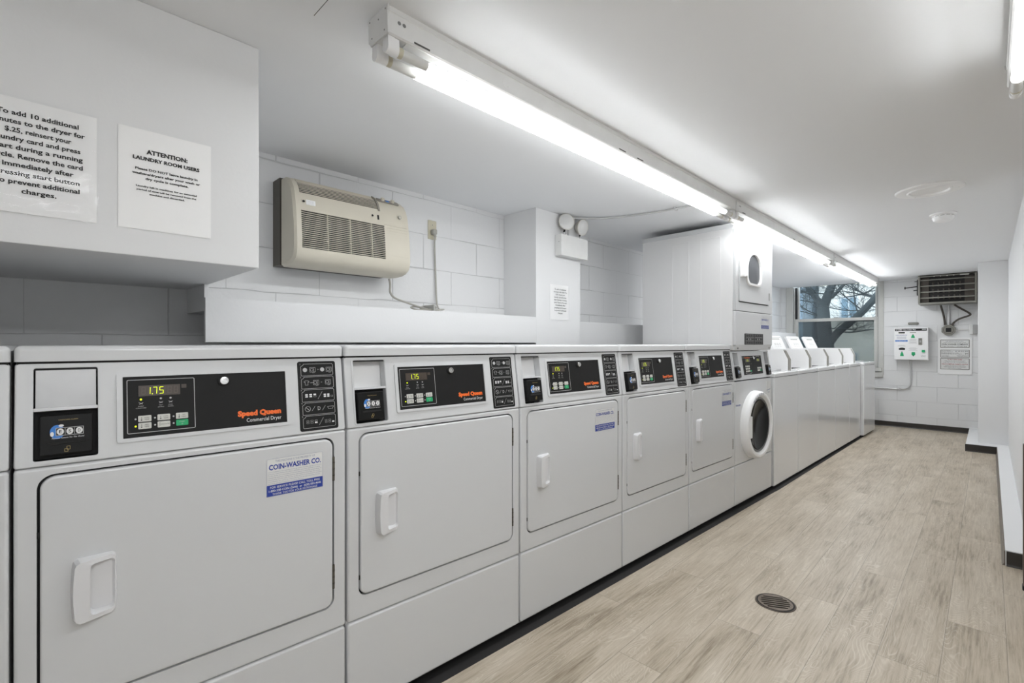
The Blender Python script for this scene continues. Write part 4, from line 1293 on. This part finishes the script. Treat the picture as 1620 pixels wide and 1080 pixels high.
# ------------------------------------------------------------------ papers
def paper(name, x0, x1, z0, z1, yw, label, fn, rz=0.0, film=False, curl=.0025):
    c = ((x0 + x1) / 2, yw, z0)
    t = empty(name, c); tag(t, label, 'notice', 'paper notices on the walls')
    t.rotation_euler = (0, rz, 0)
    mb = MB(T3(-c[0], -c[1], -c[2]))
    n = 14; vs = []; fs = []
    def yy(u, w): return yw - .0012 - curl * (.5 * math.sin(u * 5 + w * 3) ** 2 * (u * (1 - u)) * 2 + .6 * max(0, (1 - w) - .8) * u)
    for j in range(n + 1):
        for i in range(n + 1):
            u, w = i / n, j / n
            vs.append((x0 + (x1 - x0) * u, yy(u, w), z0 + (z1 - z0) * w))
    for j in range(n):
        for i in range(n):
            a = j * (n + 1) + i; fs.append([a, a + 1, a + n + 2, a + n + 1])
    k = len(vs)
    vs += [(v[0], v[1] + .0004, v[2]) for v in vs]
    fs += [[q + k for q in f_][::-1] for f_ in fs]
    mb.add(vs, fs, 'paper')
    sh = mb.build('sheet', t)
    mb = MB(T3(-c[0], -c[1], -c[2])); fn(mb, yw - .0012 - curl * .55)
    mb.build('lettering', sh)
    if film:
        mb = MB(T3(-c[0], -c[1], -c[2]))
        a, b_, d, e = x0 - .012, x1 + .004, z0 - .004, z1 + .003
        vs = []; fs = []; n2 = 24; random.seed(3)
        for j in range(n2 + 1):
            for i in range(n2 + 1):
                u, w = i / n2, j / n2
                edge = min(u, 1 - u, w, 1 - w)
                vs.append((a + (b_ - a) * u, yw - .0055 - curl * .6 - (.00012 + .0022 * (edge < .09)) * random.random(), d + (e - d) * w))
        for j in range(n2):
            for i in range(n2):
                q = j * (n2 + 1) + i; fs.append([q, q + 1, q + n2 + 2, q + n2 + 1])
        mb.add(vs, fs, 'film'); mb.build('plastic_sleeve', t)
    return t
ADD10 = ['To add 10 additional', 'minutes to the dryer for', '$.25, reinsert your', 'laundry card and press', 'start during a running', 'cycle. Remove the card', 'immediately after', 'pressing start button', 'to prevent additional', 'charges.']
def add10(x0, x1, z0, z1, bold):
    def f(mb, y):
        cx = (x0 + x1) / 2 + .008; h = z1 - z0
        ws = [.84, .98, .68, .88, .93, .93, .73, .86, .86, .36]
        for i, s in enumerate(ADD10):
            mb.text(s, cx, z1 - h * (.150 + .0750 * i), h * .040, 'ink', y, bold=bold, width=(x1 - x0) * ws[i] * .74)
    return f
paper('notice', -.093, .119, 1.412, 1.662, 1.513, 'large dryer minutes notice in a clear sleeve, cut off by the left photo edge', add10(-.093, .119, 1.412, 1.662, .026), film=True)
def att(mb, y):
    x0, x1, z0, z1 = .159, .356, 1.412, 1.663; cx = .258; h = z1 - z0
    mb.text('ATTENTION:', cx, z1 - h * .235, h * .041, 'ink', y, bold=.045, width=.088)
    mb.text('LAUNDRY ROOM USERS', cx, z1 - h * .305, h * .034, 'ink', y, bold=.042, width=.142)
    for i, (s, w) in enumerate((('Please DO NOT leave laundry in', .133), ('washers/dryers after your wash or', .145), ('dry cycle is complete.', .092))):
        mb.text(s, cx, z1 - h * (.405 + .046 * i), h * .022, 'ink', y, bold=.035, width=w)
    for i, (s, w) in enumerate((('Laundry left in machines for an extended', .130), ('period of time will be removed from the', .127), ('machine and discarded.', .075))):
        mb.text(s, cx, z1 - h * (.575 + .035 * i), h * .016, 'ink', y, bold=.035, width=w)
paper('notice', .159, .356, 1.412, 1.663, 1.513, 'white attention notice to laundry room users, taped to the soffit front', att)
paper('notice', 2.400, 2.592, 1.283, 1.515, 2.03, 'small dryer minutes notice in a sleeve on the column under the emergency light', add10(2.400, 2.592, 1.283, 1.515, .008), film=True)

# ------------------------------------------------------------------ through-wall air conditioner
AX0, AX1 = .793, 1.372
ac = empty('air_conditioner', ((AX0 + AX1) / 2, YB, 1.465)); tag(ac, 'beige louvred wall air conditioner in a dark brown sleeve above the shelf', 'air conditioner')
AO = T3(-(AX0 + AX1) / 2, -YB, -1.465)
def ab(name, fn, parent=ac):
    mb = MB(AO); fn(mb); return mb.build(name, parent)
def f(mb):
    x0, x1, y0, z0, z1 = AX0, 1.335, 2.236, 1.475, 1.862
    for a in ((x0, x1, y0, YB, z0, z0 + .012), (x0, x1, y0, YB, z1 - .012, z1), (x0, x0 + .012, y0, YB, z0 + .012, z1 - .012), (x1 - .012, x1, y0, YB, z0 + .012, z1 - .012)):
        mb.box(*a, 'bronze')
    mb.box(x0 + .012, x1 - .012, y0 + .02, y0 + .03, z0 + .012, z1 - .012, 'acdark')
ab('wall_sleeve', f)
def acprof():
    # (y,z) from the top back round the front to the bottom back
    return [(2.228, 1.862), (2.200, 1.860), (2.165, 1.848), (2.135, 1.826), (2.115, 1.800), (2.104, 1.775), (2.096, 1.745), (2.088, 1.700), (2.080, 1.640), (2.075, 1.580), (2.074, 1.535), (2.078, 1.510), (2.090, 1.490), (2.115, 1.476), (2.150, 1.468), (2.228, 1.466)]
def f(mb):
    pr = acprof()
    xs = [AX0 + .005, AX0 + .012, AX0 + .028]
    # skin with openings left out: grille field and top outlet
    GX0, GX1 = AX0 + .034, 1.225
    TX0, TX1 = AX0 + .034, 1.205
    cols = [AX0 + .004, AX0 + .014, GX0, TX1, GX1, 1.345, 1.366, AX1]
    ins = [.010, .001, 0, 0, 0, 0, .003, .016]
    yc, zc = 2.16, 1.66
    def pt(ci, pi):
        y, z = pr[pi]; d = ins[ci]
        return (cols[ci], y + (d if y < 2.2 else 0), z + (d * (1 if z < zc else -1)))
    vs = [pt(c, p) for c in range(len(cols)) for p in range(len(pr))]
    n = len(pr); fs = []
    for c in range(len(cols) - 1):
        for p in range(n - 1):
            if 2 <= c <= 2 and 2 <= p <= 4: continue            # top outlet
            if 2 <= c <= 3 and 7 <= p <= 9: continue            # main grille
            fs.append([c * n + p, c * n + p + 1, (c + 1) * n + p + 1, (c + 1) * n + p])
    fs.append([p for p in range(n)]); fs.append([(len(cols) - 1) * n + p for p in range(n)][::-1])
    mb.add(vs, fs, 'beige')
    mb.box(AX0 + .03, 1.23, 2.135, 2.14, 1.50, 1.79, 'acdark'); mb.box(AX0 + .03, 1.23, 2.182, 2.186, 1.79, 1.848, 'acdark'); mb.box(AX0 + .03, 1.23, 2.14, 2.182, 1.788, 1.792, 'acdark')
    # ribs on the blank right side
    for i in range(12):
        z = 1.555 + i * .0135
        y = 2.0765 + (z - 1.58) * .085
        mb.box(1.225, 1.352, y - .0005, y + .003, z - .0008, z + .0008, 'beige')
    # roundel, label, screws
    mb.M = AO @ T3(1.315, 2.0925, 1.755) @ Matrix.Rotation(PI / 2 - .15, 4, 'X')
    mb.lathe([(.009, 0), (.009, .002), (0, .002)], 'greypl', seg=18, cap=False); mb.lathe([(.006, .0022), (0, .0024)], 'beige', seg=18, cap=False)
    mb.M = AO @ T3(0, 2.094, 1.735) @ Matrix.Rotation(-.15, 4, 'X')
    mb.slab(rrect(AX0 + .058, AX0 + .098, -.010, .012, .001, 1), -.002, .004, 'paper')
    for i in range(3): mb.stroke((AX0 + .062, .006 - i * .006), (AX0 + .092, .006 - i * .006), .0012, -.0023, 'lightgrey')
    for x in (AX0 + .047, 1.165):
        mb.flat(circ(x, .002, .0055, 12), -.003, 'acdark')
    mb.box(1.192, 1.200, -.002, .003, -.012, .010, 'acdark')
    mb.M = AO
ab('front_cover', f)
def f(mb):
    # slats of the main grille: a field of thin blades on three ribs
    n = 19
    for i in range(n):
        z = 1.541 + i * (1.699 - 1.541) / (n - 1)
        y = 2.088 - (1.700 - z) * .105
        mb.prism_x([(y - .003, z - .0022), (y - .001, z - .0032), (y + .004, z - .0022), (y + .004, z + .0002), (y - .001, z + .0008), (y - .003, z + .0002)], AX0 + .034, 1.225, 'beige')
    for x in (AX0 + .150, AX0 + .257, AX0 + .365):
        mb.prism_x([(2.074, 1.536), (2.088, 1.536), (2.100, 1.70), (2.088, 1.70)], x - .0016, x + .0016, 'beige')
g = ab('intake_grille', f)
def f(mb):
    pr = [(2.165, 1.848), (2.135, 1.826), (2.115, 1.800), (2.104, 1.775)]
    n = 11
    for i in range(n):
        t = i / (n - 1) * 3.0 - .02 if i else -.0; k = min(2, int(t)); w = t - k
        y = pr[k][0] * (1 - w) + pr[k + 1][0] * w; z = pr[k][1] * (1 - w) + pr[k + 1][1] * w
        mb.prism_x([(y + .001, z - .0013), (y + .001, z + .0013), (y + .014, z + .0040), (y + .014, z + .0020)], AX0 + .036, 1.20, 'beige')
    for x in (1.203,):
        mb.prism_x([(2.166, 1.853), (2.134, 1.831), (2.111, 1.803), (2.098, 1.768), (2.118, 1.768), (2.13, 1.795), (2.15, 1.815), (2.172, 1.835)], x - .004, x + .006, 'beigedark')
ab('outlet_louvre', f)
def f(mb):
    mb.M = AO @ T3(0, 2.140, 1.834) @ Matrix.Rotation(-math.radians(52), 4, 'X')
    mb.slab(rrect(1.215, 1.335, -.014, .018, .008, 4), -.0015, .003, 'beigedark', rb=.001)
    for x in (1.245, 1.300):
        mb.lathe([(.010, .0), (.010, .010), (.008, .012), (0, .012)], 'beige', T3(x, -.0015, .002) @ Matrix.Rotation(PI / 2, 4, 'X'), seg=18, cap=False)
    mb.flat(rrect(1.262, 1.282, -.008, .010, .001, 1), -.002, 'globe')
    mb.M = AO
ab('control_dials', f)
# outlet
ou = empty('wall_outlet', (1.674, YB, 1.79)); tag(ou, 'ivory wall outlet plate right of the air conditioner', 'outlet')
mb = MB(T3(-1.674, -YB, -1.79))
mb.slab(rrect(1.645, 1.703, 1.735, 1.845, .004, 3), YB - .006, YB, 'ivory', rb=.002)
mb.flat(circ(1.674, 1.818, .003, 10), YB - .0065, 'screw'); mb.build('cover_plate', ou)
mb = MB(T3(-1.674, -YB, -1.79))
for x in (1.668, 1.680): mb.box(x - .001, x + .001, YB - .008, YB - .006, 1.770, 1.778, 'deep')
mb.ring(circ(1.674, 1.775, .014, 20), .001, YB - .0075, 'greypl'); mb.build('socket', ou)
# power cord of the air conditioner with the plug
pc = empty('power_cord', (1.45, 2.25, 1.29)); tag(pc, 'grey power cord looping from the air conditioner over the shelf to the outlet', 'power cord')
PO = T3(-1.45, -2.25, -1.29)
mb = MB(PO)
mb.tube([(1.325, 2.21, 1.462), (1.333, 2.21, 1.43), (1.328, 2.21, 1.392), (1.355, 2.21, 1.362), (1.43, 2.20, 1.342), (1.52, 2.19, 1.318), (1.62, 2.17, 1.302), (1.67, 2.19, 1.300), (1.60, 2.22, 1.312), (1.50, 2.22, 1.330),
         (1.44, 2.20, 1.318), (1.47, 2.15, 1.302), (1.56, 2.15, 1.312), (1.62, 2.19, 1.330), (1.56, 2.24, 1.338), (1.50, 2.20, 1.312), (1.56, 2.14, 1.306), (1.66, 2.17, 1.320), (1.690, 2.27, 1.318), (1.697, 2.305, 1.36),
         (1.695, 2.31, 1.50), (1.690, 2.31, 1.62), (1.678, 2.30, 1.72), (1.674, 2.288, 1.758)], .0042, 'cordm', seg=8, smooth=2, flat=1.35)
mb.build('cord', pc)
mb = MB(PO)
mb.box(1.660, 1.688, 2.284, 2.312, 1.760, 1.790, 'cordm', bev=.005); mb.tube([(1.674, 2.288, 1.764), (1.674, 2.286, 1.745)], .007, 'cordm', seg=10)
mb.build('plug', pc)
mb = MB(PO)
mb.box(1.548, 1.562, 2.13, 2.23, 1.302, 1.336, 'greypl', bev=.004); mb.build('cord_tie', pc)

# ------------------------------------------------------------------ emergency light and conduit
em = empty('emergency_light', (2.597, 2.03, 1.703)); tag(em, 'white emergency light box with two round lamp heads on the column', 'emergency light')
EO = T3(-2.597, -2.03, -1.703)
mb = MB(EO); mb.box(2.451, 2.743, 1.977, 2.03, 1.703, 1.842, 'strip', bev=.003);
mb.box(2.4505, 2.452, 1.995, 1.999, 1.79, 1.795, 'screw'); mb.build('battery_box', em)
for (x, z, d) in ((2.512, 1.928, (-.50, -.85, .10)), (2.685, 1.922, (-.05, -.98, -.22))):
    d = Vector(d).normalized()
    Tm = T3(x, 1.985, z) @ d.to_track_quat('Z', 'Y').to_matrix().to_4x4()
    mb = MB(EO)
    mb.lathe([(.012, -.045), (.034, -.036), (.049, -.014), (.053, .0), (.055, .004), (.055, .009), (.050, .010)], 'lamphead', Tm, seg=36, cap=False)
    mb.tube([(x, 2.0, 1.842), (x, 2.0, 1.862)], .008, 'chrome', seg=12)
    mb.tube([(x - .006, 2.0, 1.862), (x, 1.995, 1.885)], .006, 'blackpl', seg=8)
    hd = mb.build('lamp_head', em)
    mb = MB(EO); mb.lathe([(.050, .0095), (.04, .013), (.02, .016), (0, .017)], 'lens', Tm, seg=36, cap=False); mb.build('lens', hd)
cd = empty('ceiling_conduit', (2.8, 1.6, CZ)); tag(cd, 'thin painted conduit crossing the ceiling from emergency light to strip light', 'conduit')
mb = MB(T3(-2.8, -1.6, -CZ))
mb.tube([(2.56, 2.005, 1.843), (2.56, 2.005, 1.93), (2.575, 2.0, 1.968), (2.62, 1.98, 1.974), (2.70, 1.93, 1.975), (2.80, 1.80, 1.975), (2.86, 1.60, 1.975), (2.885, 1.45, 1.975), (2.885, 1.168, 1.975)], .0065, 'conduit', seg=10, smooth=2)
mb.build('conduit_pipe', cd)
mb = MB(T3(-2.8, -1.6, -CZ)); mb.box(2.865, 2.905, 1.40, 1.412, 1.966, CZ, 'conduit', bev=.002); mb.build('conduit_strap', cd)

# ------------------------------------------------------------------ ceiling things
dc = empty('ceiling_cover', (3.553, .239, CZ)); tag(dc, 'round white ceiling cover with a raised inner ring', 'ceiling cover')
mb = MB(); mb.lathe([(.150, 0), (.150, -.004), (.145, -.008), (.098, -.008), (.095, -.012), (.090, -.013), (.086, -.010), (.084, -.003), (.03, -.003), (0, -.003)], 'disc', seg=64, cap=False); mb.build('trim_ring', dc)
mb = MB()
for a in (.6, 2.7, 4.8): mb.lathe([(.004, -.008), (.003, -.010), (0, -.010)], 'white', T3(.122 * math.cos(a), .122 * math.sin(a), 0), seg=10, cap=False)
mb.build('screws', dc)
sd = empty('smoke_detector', (4.275, .217, CZ)); tag(sd, 'small white smoke detector on the ceiling beyond the round cover', 'smoke detector')
mb = MB(); mb.lathe([(.070, 0), (.070, -.008), (.064, -.012), (.056, -.013)], 'disc', seg=48, cap=False); mb.build('mounting_base', sd)
mb = MB(); mb.lathe([(.056, -.012), (.056, -.030), (.048, -.046), (.030, -.055), (0, -.057)], 'disc', seg=48, cap=False)
for k in range(12):
    a = 2 * PI * k / 12
    mb.M = Matrix.Rotation(a, 4, 'Z'); mb.box(.0555, .0568, -.010, .010, -.020, -.017, 'greypl')
mb.M = Matrix(); mb.build('sensor_dome', sd)
ap = empty('access_panel', (.28, 1.0, CZ)); tag(ap, 'square white access panel in the ceiling above the notices', 'access panel')
mb = MB(T3(-.28, -1.0, -CZ))
mb.box(.03, .532, .75, 1.256, CZ - .0012, CZ, 'deep'); mb.box(.033, .528, .753, 1.2525, CZ - .005, CZ - .0008, 'ceil'); mb.build('panel_door', ap)

# ------------------------------------------------------------------ floor drain
fd = empty('floor_drain', (2.291, .66, 0), math.radians(-61)); tag(fd, 'round slotted bronze drain grate set in the plank floor', 'floor drain')
mb = MB(); mb.lathe([(.078, .0002), (.078, .002), (.070, .0025), (.067, .0012)], 'deep', seg=48, cap=False); mb.lathe([(.078, .0), (.0795, .001), (.076, .0028), (.073, .002)], 'bronzegrate', seg=48, cap=False); mb.build('drain_rim', fd)
bm = bmesh.new(); es = []
loops = [circ(0, 0, .068, 48)]
for k in range(6):
    yy = -.042 + k * .0168
    hw = math.sqrt(max(0, .058 ** 2 - yy ** 2))
    if k in (2, 3) and False: pass
    loops.append(rrect(-hw, hw, yy - .0050, yy + .0050, .0045, 3))
for lp in loops:
    vv = [bm.verts.new((p[0], p[1], .0035)) for p in lp]
    for i in range(len(vv)): es.append(bm.edges.new((vv[i], vv[(i + 1) % len(vv)])))
bmesh.ops.triangle_fill(bm, edges=es, use_beauty=True, use_dissolve=False, normal=(0, 0, 1))
mb = MB(); mb.from_bm(bm, 'bronzegrate')
for lp in loops:
    n = len(lp); mb.add([(p[0], p[1], .0035) for p in lp] + [(p[0], p[1], .0008) for p in lp], [[i, (i + 1) % n, n + (i + 1) % n, n + i] for i in range(n)], 'bronzegrate')
mb.lathe([(.066, .0006), (0, .0006)], 'deep', seg=40, cap=False)
mb.box(-.012, .012, -.004, .004, .0018, .0036, 'bronzegrate')
mb.build('grate', fd)

# ------------------------------------------------------------------ far wall things
def FW(y, z): return T3(XF, y, z) @ Matrix.Rotation(-PI / 2, 4, 'Z')      # x' -> -Y (right in the picture), -y' -> -X (towards room)
# unit heater
hx = 7.95
uh = empty('unit_heater', (hx + .17, .372, 1.62)); tag(uh, 'dark louvred unit heater hung at the ceiling above the card machine', 'heater')
HO = T3(-(hx + .17), -.372, -1.62)
Hm = T3(hx, .372, 1.62) @ Matrix.Rotation(-PI / 2, 4, 'Z')
mb = MB(HO @ Hm)
mb.holed(rrect(-.268, .268, 0, .362, .006, 2), [rrect(-.250, .250, .020, .350, .002, 1)], 0, .30, 'heater', yh=.10)
mb.box(-.266, .266, .30, .31, .002, .360, 'heater'); mb.box(-.25, .25, .10, .102, .02, .35, 'heaterdark')
mb.box(-.268, .268, .0, .30, .355, .363, 'heaterdark'); mb.build('casing', uh)
for k in range(4):
    mb = MB(HO @ Hm); z = .075 + k * .075
    mb.prism_x([(.002, z), (.004, z - .004), (.045, z + .010), (.045, z + .014)], -.248, .248, 'cordm'); mb.build('louvre', uh)
mb = MB(HO @ Hm)
for k in range(3):
    for q in range(8):
        x = -.19 + q * .05 + .01
        mb.tube([(x, .075, .06 + k * .08), (x + .004, .07, .085 + k * .08), (x, .075, .11 + k * .08)], .008, 'fin', seg=8)
mb.box(-.19, .17, .078, .084, .05, .335, 'heaterdark')
mb.box(-.245, -.17, .06, .09, .03, .33, 'fin'); mb.box(.16, .245, .06, .09, .03, .33, 'fin')
mb.build('heating_coils', uh)
mb = MB(HO @ Hm)
mb.box(-.25, .12, -.003, .0, .338, .346, 'heater'); mb.box(.12, .20, -.005, .0, .334, .346, 'key')
for q in range(5): mb.box(-.12 + q * .06, -.11 + q * .06, -.006, 0, .336, .346, 'key')
mb.build('nameplate_strip', uh)
mb = MB(HO @ Hm)
mb.box(-.282, -.268, .03, .25, .12, .32, 'heaterdark', bev=.002)
mb.tube([(-.28, .08, .235), (-.36, .08, .228), (-.40, .08, .225)], .006, 'heaterdark', seg=8); mb.lathe([(.016, 0), (.018, .006), (.012, .01)], 'heaterdark', T3(-.40, .08, .225) @ Matrix.Rotation(-PI / 2, 4, 'Y'), seg=14)
mb.tube([(-.28, .08, .19), (-.32, .08, .185)], .005, 'heaterdark', seg=8); mb.tube([(-.28, .08, .30), (-.31, .08, .30)], .004, 'heaterdark', seg=8)
mb.build('gas_valve', uh)
# junction box with flexible leads
jb = empty('junction_box', (XF, .368, 1.30)); tag(jb, 'grey octagonal junction box with flexible leads below the unit heater', 'junction box')
JM = T3(-XF, -.368, -1.30) @ FW(.368, 1.30)
mb = MB(JM)
oc = [(.072 * math.cos(math.radians(22.5 + 45 * k)), .072 * math.sin(math.radians(22.5 + 45 * k))) for k in range(8)]
mb.slab(oc, -.045, 0, 'heater', rb=.004)
mb.ring(circ(0, 0, .050, 24), .004, -.0455, 'fin')
mb.slab(rrect(-.026, .026, -.026, .026, .003, 2), -.049, -.044, 'deep'); mb.build('octagon_box', jb)
mb = MB(JM); mb.tube([(-.035, -.02, .062), (-.04, -.03, .16), (-.070, -.10, .312)], .011, 'fin', seg=10, smooth=2)
mb.build('flexible_lead', jb)
mb = MB(JM); mb.tube([(.036, -.02, .062), (.045, -.03, .09), (.10, -.06, .14), (.205, -.09, .175), (.20, -.10, .20), (.10, -.12, .275), (.06, -.14, .312)], .011, 'fin', seg=10, smooth=2)
mb.build('flexible_lead', jb)
mb = MB(JM); mb.tube([(.0, -.02, .066), (.0, -.03, .315)], .014, 'conduit', seg=10); mb.build('riser_conduit', jb)
mb = MB(JM); mb.tube([(.069, -.014, .0), (.185, -.014, .002)], .007, 'strip', seg=10); mb.build('side_conduit', jb)
lt = empty('light_switch', (XF, .150, 1.303)); tag(lt, 'white and grey switch box where the far wall meets the right pillar', 'switch')
LM = T3(-XF, -.150, -1.303) @ FW(.150, 1.303)
mb = MB(LM); mb.box(-.028, .006, -.05, 0, -.058, .058, 'strip', bev=.003); mb.build('switch_box', lt)
mb = MB(LM); mb.box(.006, .060, -.045, 0, -.054, .054, 'steel', bev=.002); mb.build('metal_cover', lt)
# small grey plate above the card machine
pl = empty('wall_bracket', (XF, .716, 1.392)); tag(pl, 'small grey oblong plate on the wall just above the card machine', 'wall plate')
mb = MB(T3(-XF, -.716, -1.392) @ FW(.716, 1.392)); mb.slab(rrect(-.055, .055, -.014, .016, .010, 5), -.022, 0, 'heater', rb=.006); mb.build('plate', pl)
# card value machine
cm = empty('card_machine', (XF, .73, .915)); tag(cm, 'white wall mounted card value machine with green arrows and black header', 'card machine')
CW0, CH = .172, .420
CM = T3(-XF, -.73, -.915) @ FW(.73, .915)
yf = -.14
mb = MB(CM); mb.box(-CW0, CW0, yf + .004, 0, 0, CH, 'enamel_side', bev=.003); mb.build('case', cm)
mb = MB(CM)
mb.slab(rrect(-CW0, CW0, 0, CH, .004, 3), yf - .004, yf + .004, 'plastic', rb=.003)
y = yf - .0046
mb.flat(rrect(-.162, .160, .378, .408, .001, 1), y, 'black')
mb.text('VTM', -.155, .384, .020, 'white', y - .0004, 'LEFT', bold=.03, width=.062); mb.text('Value Adder Plus', -.085, .386, .016, 'white', y - .0004, 'LEFT', bold=.02, width=.135); mb.flat(rrect(.112, .155, .390, .404, .001, 1), y - .0004, 'lightgrey')
mb.text('COIN-WASHER CO.', -.095, .315, .014, 'blue', y, width=.12)
for k in range(4): mb.stroke((-.145, .302 - k * .009), (-.045, .302 - k * .009), .0025, y, 'bluegrey')
mb.flat(rrect(-.160, -.032, .238, .258, .001, 1), y, 'globe'); mb.text('FOR SERVICE CALL', -.096, .243, .009, 'white', y - .0004, width=.11)
for (cx, zs) in ((.022, (.268, .262, .256, .250, .238, .232, .226, .220, .214)), (.022, (.158, .151, .144, .137, .130, .120)), (-.095, (.190, .184, .178))):
    for k, z in enumerate(zs): mb.stroke((cx - .030 - .008 * (k % 3), z), (cx + .030 + .008 * (k % 3), z), .0024, y, 'lightgrey')
mb.text('CARD', .126, .080, .008, 'inkgrey', y); mb.text('PUSH FOR', .126, .052, .007, 'inkgrey', y); mb.text('BALANCE', .126, .041, .007, 'inkgrey', y)
def arrow(cx, z0, z1, up):
    w = .020
    if up: p = [(cx - w, z0), (cx + w, z0), (cx + w * .7, z0 + (z1 - z0) * .6), (cx, z1), (cx - w * .7, z0 + (z1 - z0) * .6)]
    else: p = [(cx, z0), (cx + w, z0 + (z1 - z0) * .45), (cx + w * .85, z1), (cx - w * .85, z1), (cx - w, z0 + (z1 - z0) * .45)]
    mb.flat(p, y, 'green')
    mb.flat(circ(cx, z1 - .004 if up else z0 + .006, .006, 10), y - .0004, 'ink')
arrow(.022, .285, .332, True); arrow(-.090, .045, .106, True); arrow(.026, .045, .100, False)
fp = mb.build('front_door', cm)
mb = MB(CM); mb.slab(rrect(-.125, -.060, .346, .364, .001, 1), yf - .0075, yf - .004, 'blackpl', rb=.001); mb.build('card_slot', fp)
mb = MB(CM); mb.slab(rrect(-.010, .052, .351, .362, .001, 1), yf - .0075, yf - .004, 'greypl', rb=.001); mb.build('card_slot', fp)
mb = MB(CM); mb.slab(rrect(-.122, -.058, .130, .152, .001, 1), yf - .007, yf - .004, 'blackpl'); mb.slab([(-.112, .152), (-.068, .152), (-.078, .163), (-.102, .163)], yf - .016, yf - .004, 'greypl', rb=.002); mb.build('bill_slot', fp)
mb = MB(CM); mb.slab(rrect(.078, .112, .196, .282, .002, 2), yf - .012, yf - .004, 'heater', rb=.003); mb.slab(rrect(.086, .104, .225, .255, .002, 2), yf - .015, yf - .012, 'steel', rb=.001); mb.build('coin_unit', fp)
mb = MB(CM); mb.slab(rrect(.110, .142, .098, .130, .005, 3), yf - .014, yf - .004, 'green', rb=.003); mb.build('push_button', fp)
# conduit below the card machine
cp = empty('wall_conduit', (XF, .86, .52)); tag(cp, 'thin grey conduit bending from the card machine down to the machines', 'conduit')
mb = MB(T3(-XF, -.86, -.52)); mb.tube([(XF - .016, .738, .918), (XF - .016, .738, .66), (XF - .016, .742, .575), (XF - .016, .775, .528), (XF - .016, .84, .513), (XF - .016, 1.45, .520)], .0085, 'conduit', seg=12, smooth=2); mb.build('conduit_pipe', cp)
mb = MB(T3(-XF, -.86, -.52)); mb.box(XF - .028, XF, .85, .862, .500, .535, 'conduit', bev=.002); mb.build('conduit_strap', cp)
# sign
sg = empty('service_sign', (XF, .311, .735)); tag(sg, 'white framed service sign with three printed panels right of the card machine', 'sign')
SM = T3(-XF, -.311, -.735) @ FW(.311, .735)
mb = MB(SM); mb.slab(rrect(-.160, .160, 0, .466, .004, 3), -.010, 0, 'plastic', rb=.003)
for x in (-.148, .148):
    for z in (.012, .454): mb.flat(circ(x, z, .003, 8), -.0105, 'greypl')
mb.build('backing_board', sg)
def panel(z0, z1, fn, name='printed_panel'):
    mb = MB(SM)
    mb.slab(rrect(-.137, .137, z0, z1, .007, 4), -.0125, -.009, 'heater'); mb.flat(rrect(-.130, .130, z0 + .007, z1 - .007, .003, 2), -.0129, 'sticker')
    fn(mb, -.0134); mb.build(name, sg)
def f(mb, y):
    mb.text('FOR SERVICE PLEASE CALL', 0, .416, .008, 'ink', y, width=.17)
    mb.text('PARA SERVICIO POR FAVOR LLAME', 0, .401, .008, 'ink', y, width=.21)
    mb.text('COIN WASHER COMPANY', 0, .373, .018, 'ink', y, bold=.02, width=.246)
    mb.text('1-800-338-2646 * 1-630-833-4646', 0, .352, .009, 'ink', y, bold=.015, width=.23)
panel(.338, .442, f)
def f(mb, y):
    mb.text('BILLS ACCEPTED', -.125, .296, .007, 'ink', y, 'LEFT', width=.085); mb.text('BILLETES ACEPTADOS', -.125, .285, .007, 'ink', y, 'LEFT', width=.11)
    mb.text('$1, $5, $10, $20', .124, .288, .012, 'ink', y, 'RIGHT', bold=.01, width=.118)
    mb.text('MAXIMUM AMOUNT ON A CARD', -.125, .268, .008, 'ink', y, 'LEFT', bold=.012, width=.16); mb.text('CANTIDAD MAXIMA EN UNA TARJETA', -.125, .256, .008, 'ink', y, 'LEFT', bold=.012, width=.19)
    mb.text('$40', .124, .258, .014, 'ink', y, 'RIGHT', bold=.015, width=.028)
    mb.text('NO CHANGE', -.122, .238, .007, 'ink', y, 'LEFT', width=.07); mb.text('NO CAMBIO', -.118, .226, .007, 'ink', y, 'LEFT', width=.065)
    mb.text('MINIMUM AMOUNT $1', .124, .238, .007, 'ink', y, 'RIGHT', width=.105); mb.text('NO REFUNDS', .118, .226, .007, 'ink', y, 'RIGHT', width=.09)
panel(.214, .314, f)
def f(mb, y):
    mb.text('TO BUY NEW CARD', 0, .184, .012, 'redink', y, bold=.015, width=.138)
    for k, w in enumerate((.20, .17, .22)): mb.text('INSERT BILLS IN THE VALUE MACHINE', 0, .170 - k * .011, .0065, 'ink', y, width=w)
    mb.text('PARA COMPRAR TARJETA NUEVA', 0, .124, .012, 'redink', y, bold=.015, width=.245)
    for k, w in enumerate((.18, .21, .20, .12)): mb.text('INSERTE BILLETES EN LA MAQUINA', 0, .110 - k * .011, .0065, 'ink', y, width=w)
panel(.062, .206, f)

# ------------------------------------------------------------------ brown post at the right picture edge
ps = empty('metal_post', (3.118, -.135, 0)); tag(ps, 'brown metal post with a black foot at the right edge of the floor', 'post')
mb = MB(T3(-3.118, .135, 0)); mb.box(3.098, 3.138, -.158, -.106, .055, .68, 'brown', bev=.003); mb.build('post', ps)
mb = MB(T3(-3.118, .135, 0)); mb.box(3.096, 3.140, -.160, -.104, .035, .055, 'blackpl', bev=.003); mb.lathe([(.020, 0), (.020, .012), (.012, .020), (.010, .036)], 'chrome', T3(3.118, -.128, 0), seg=16); mb.build('foot', ps)
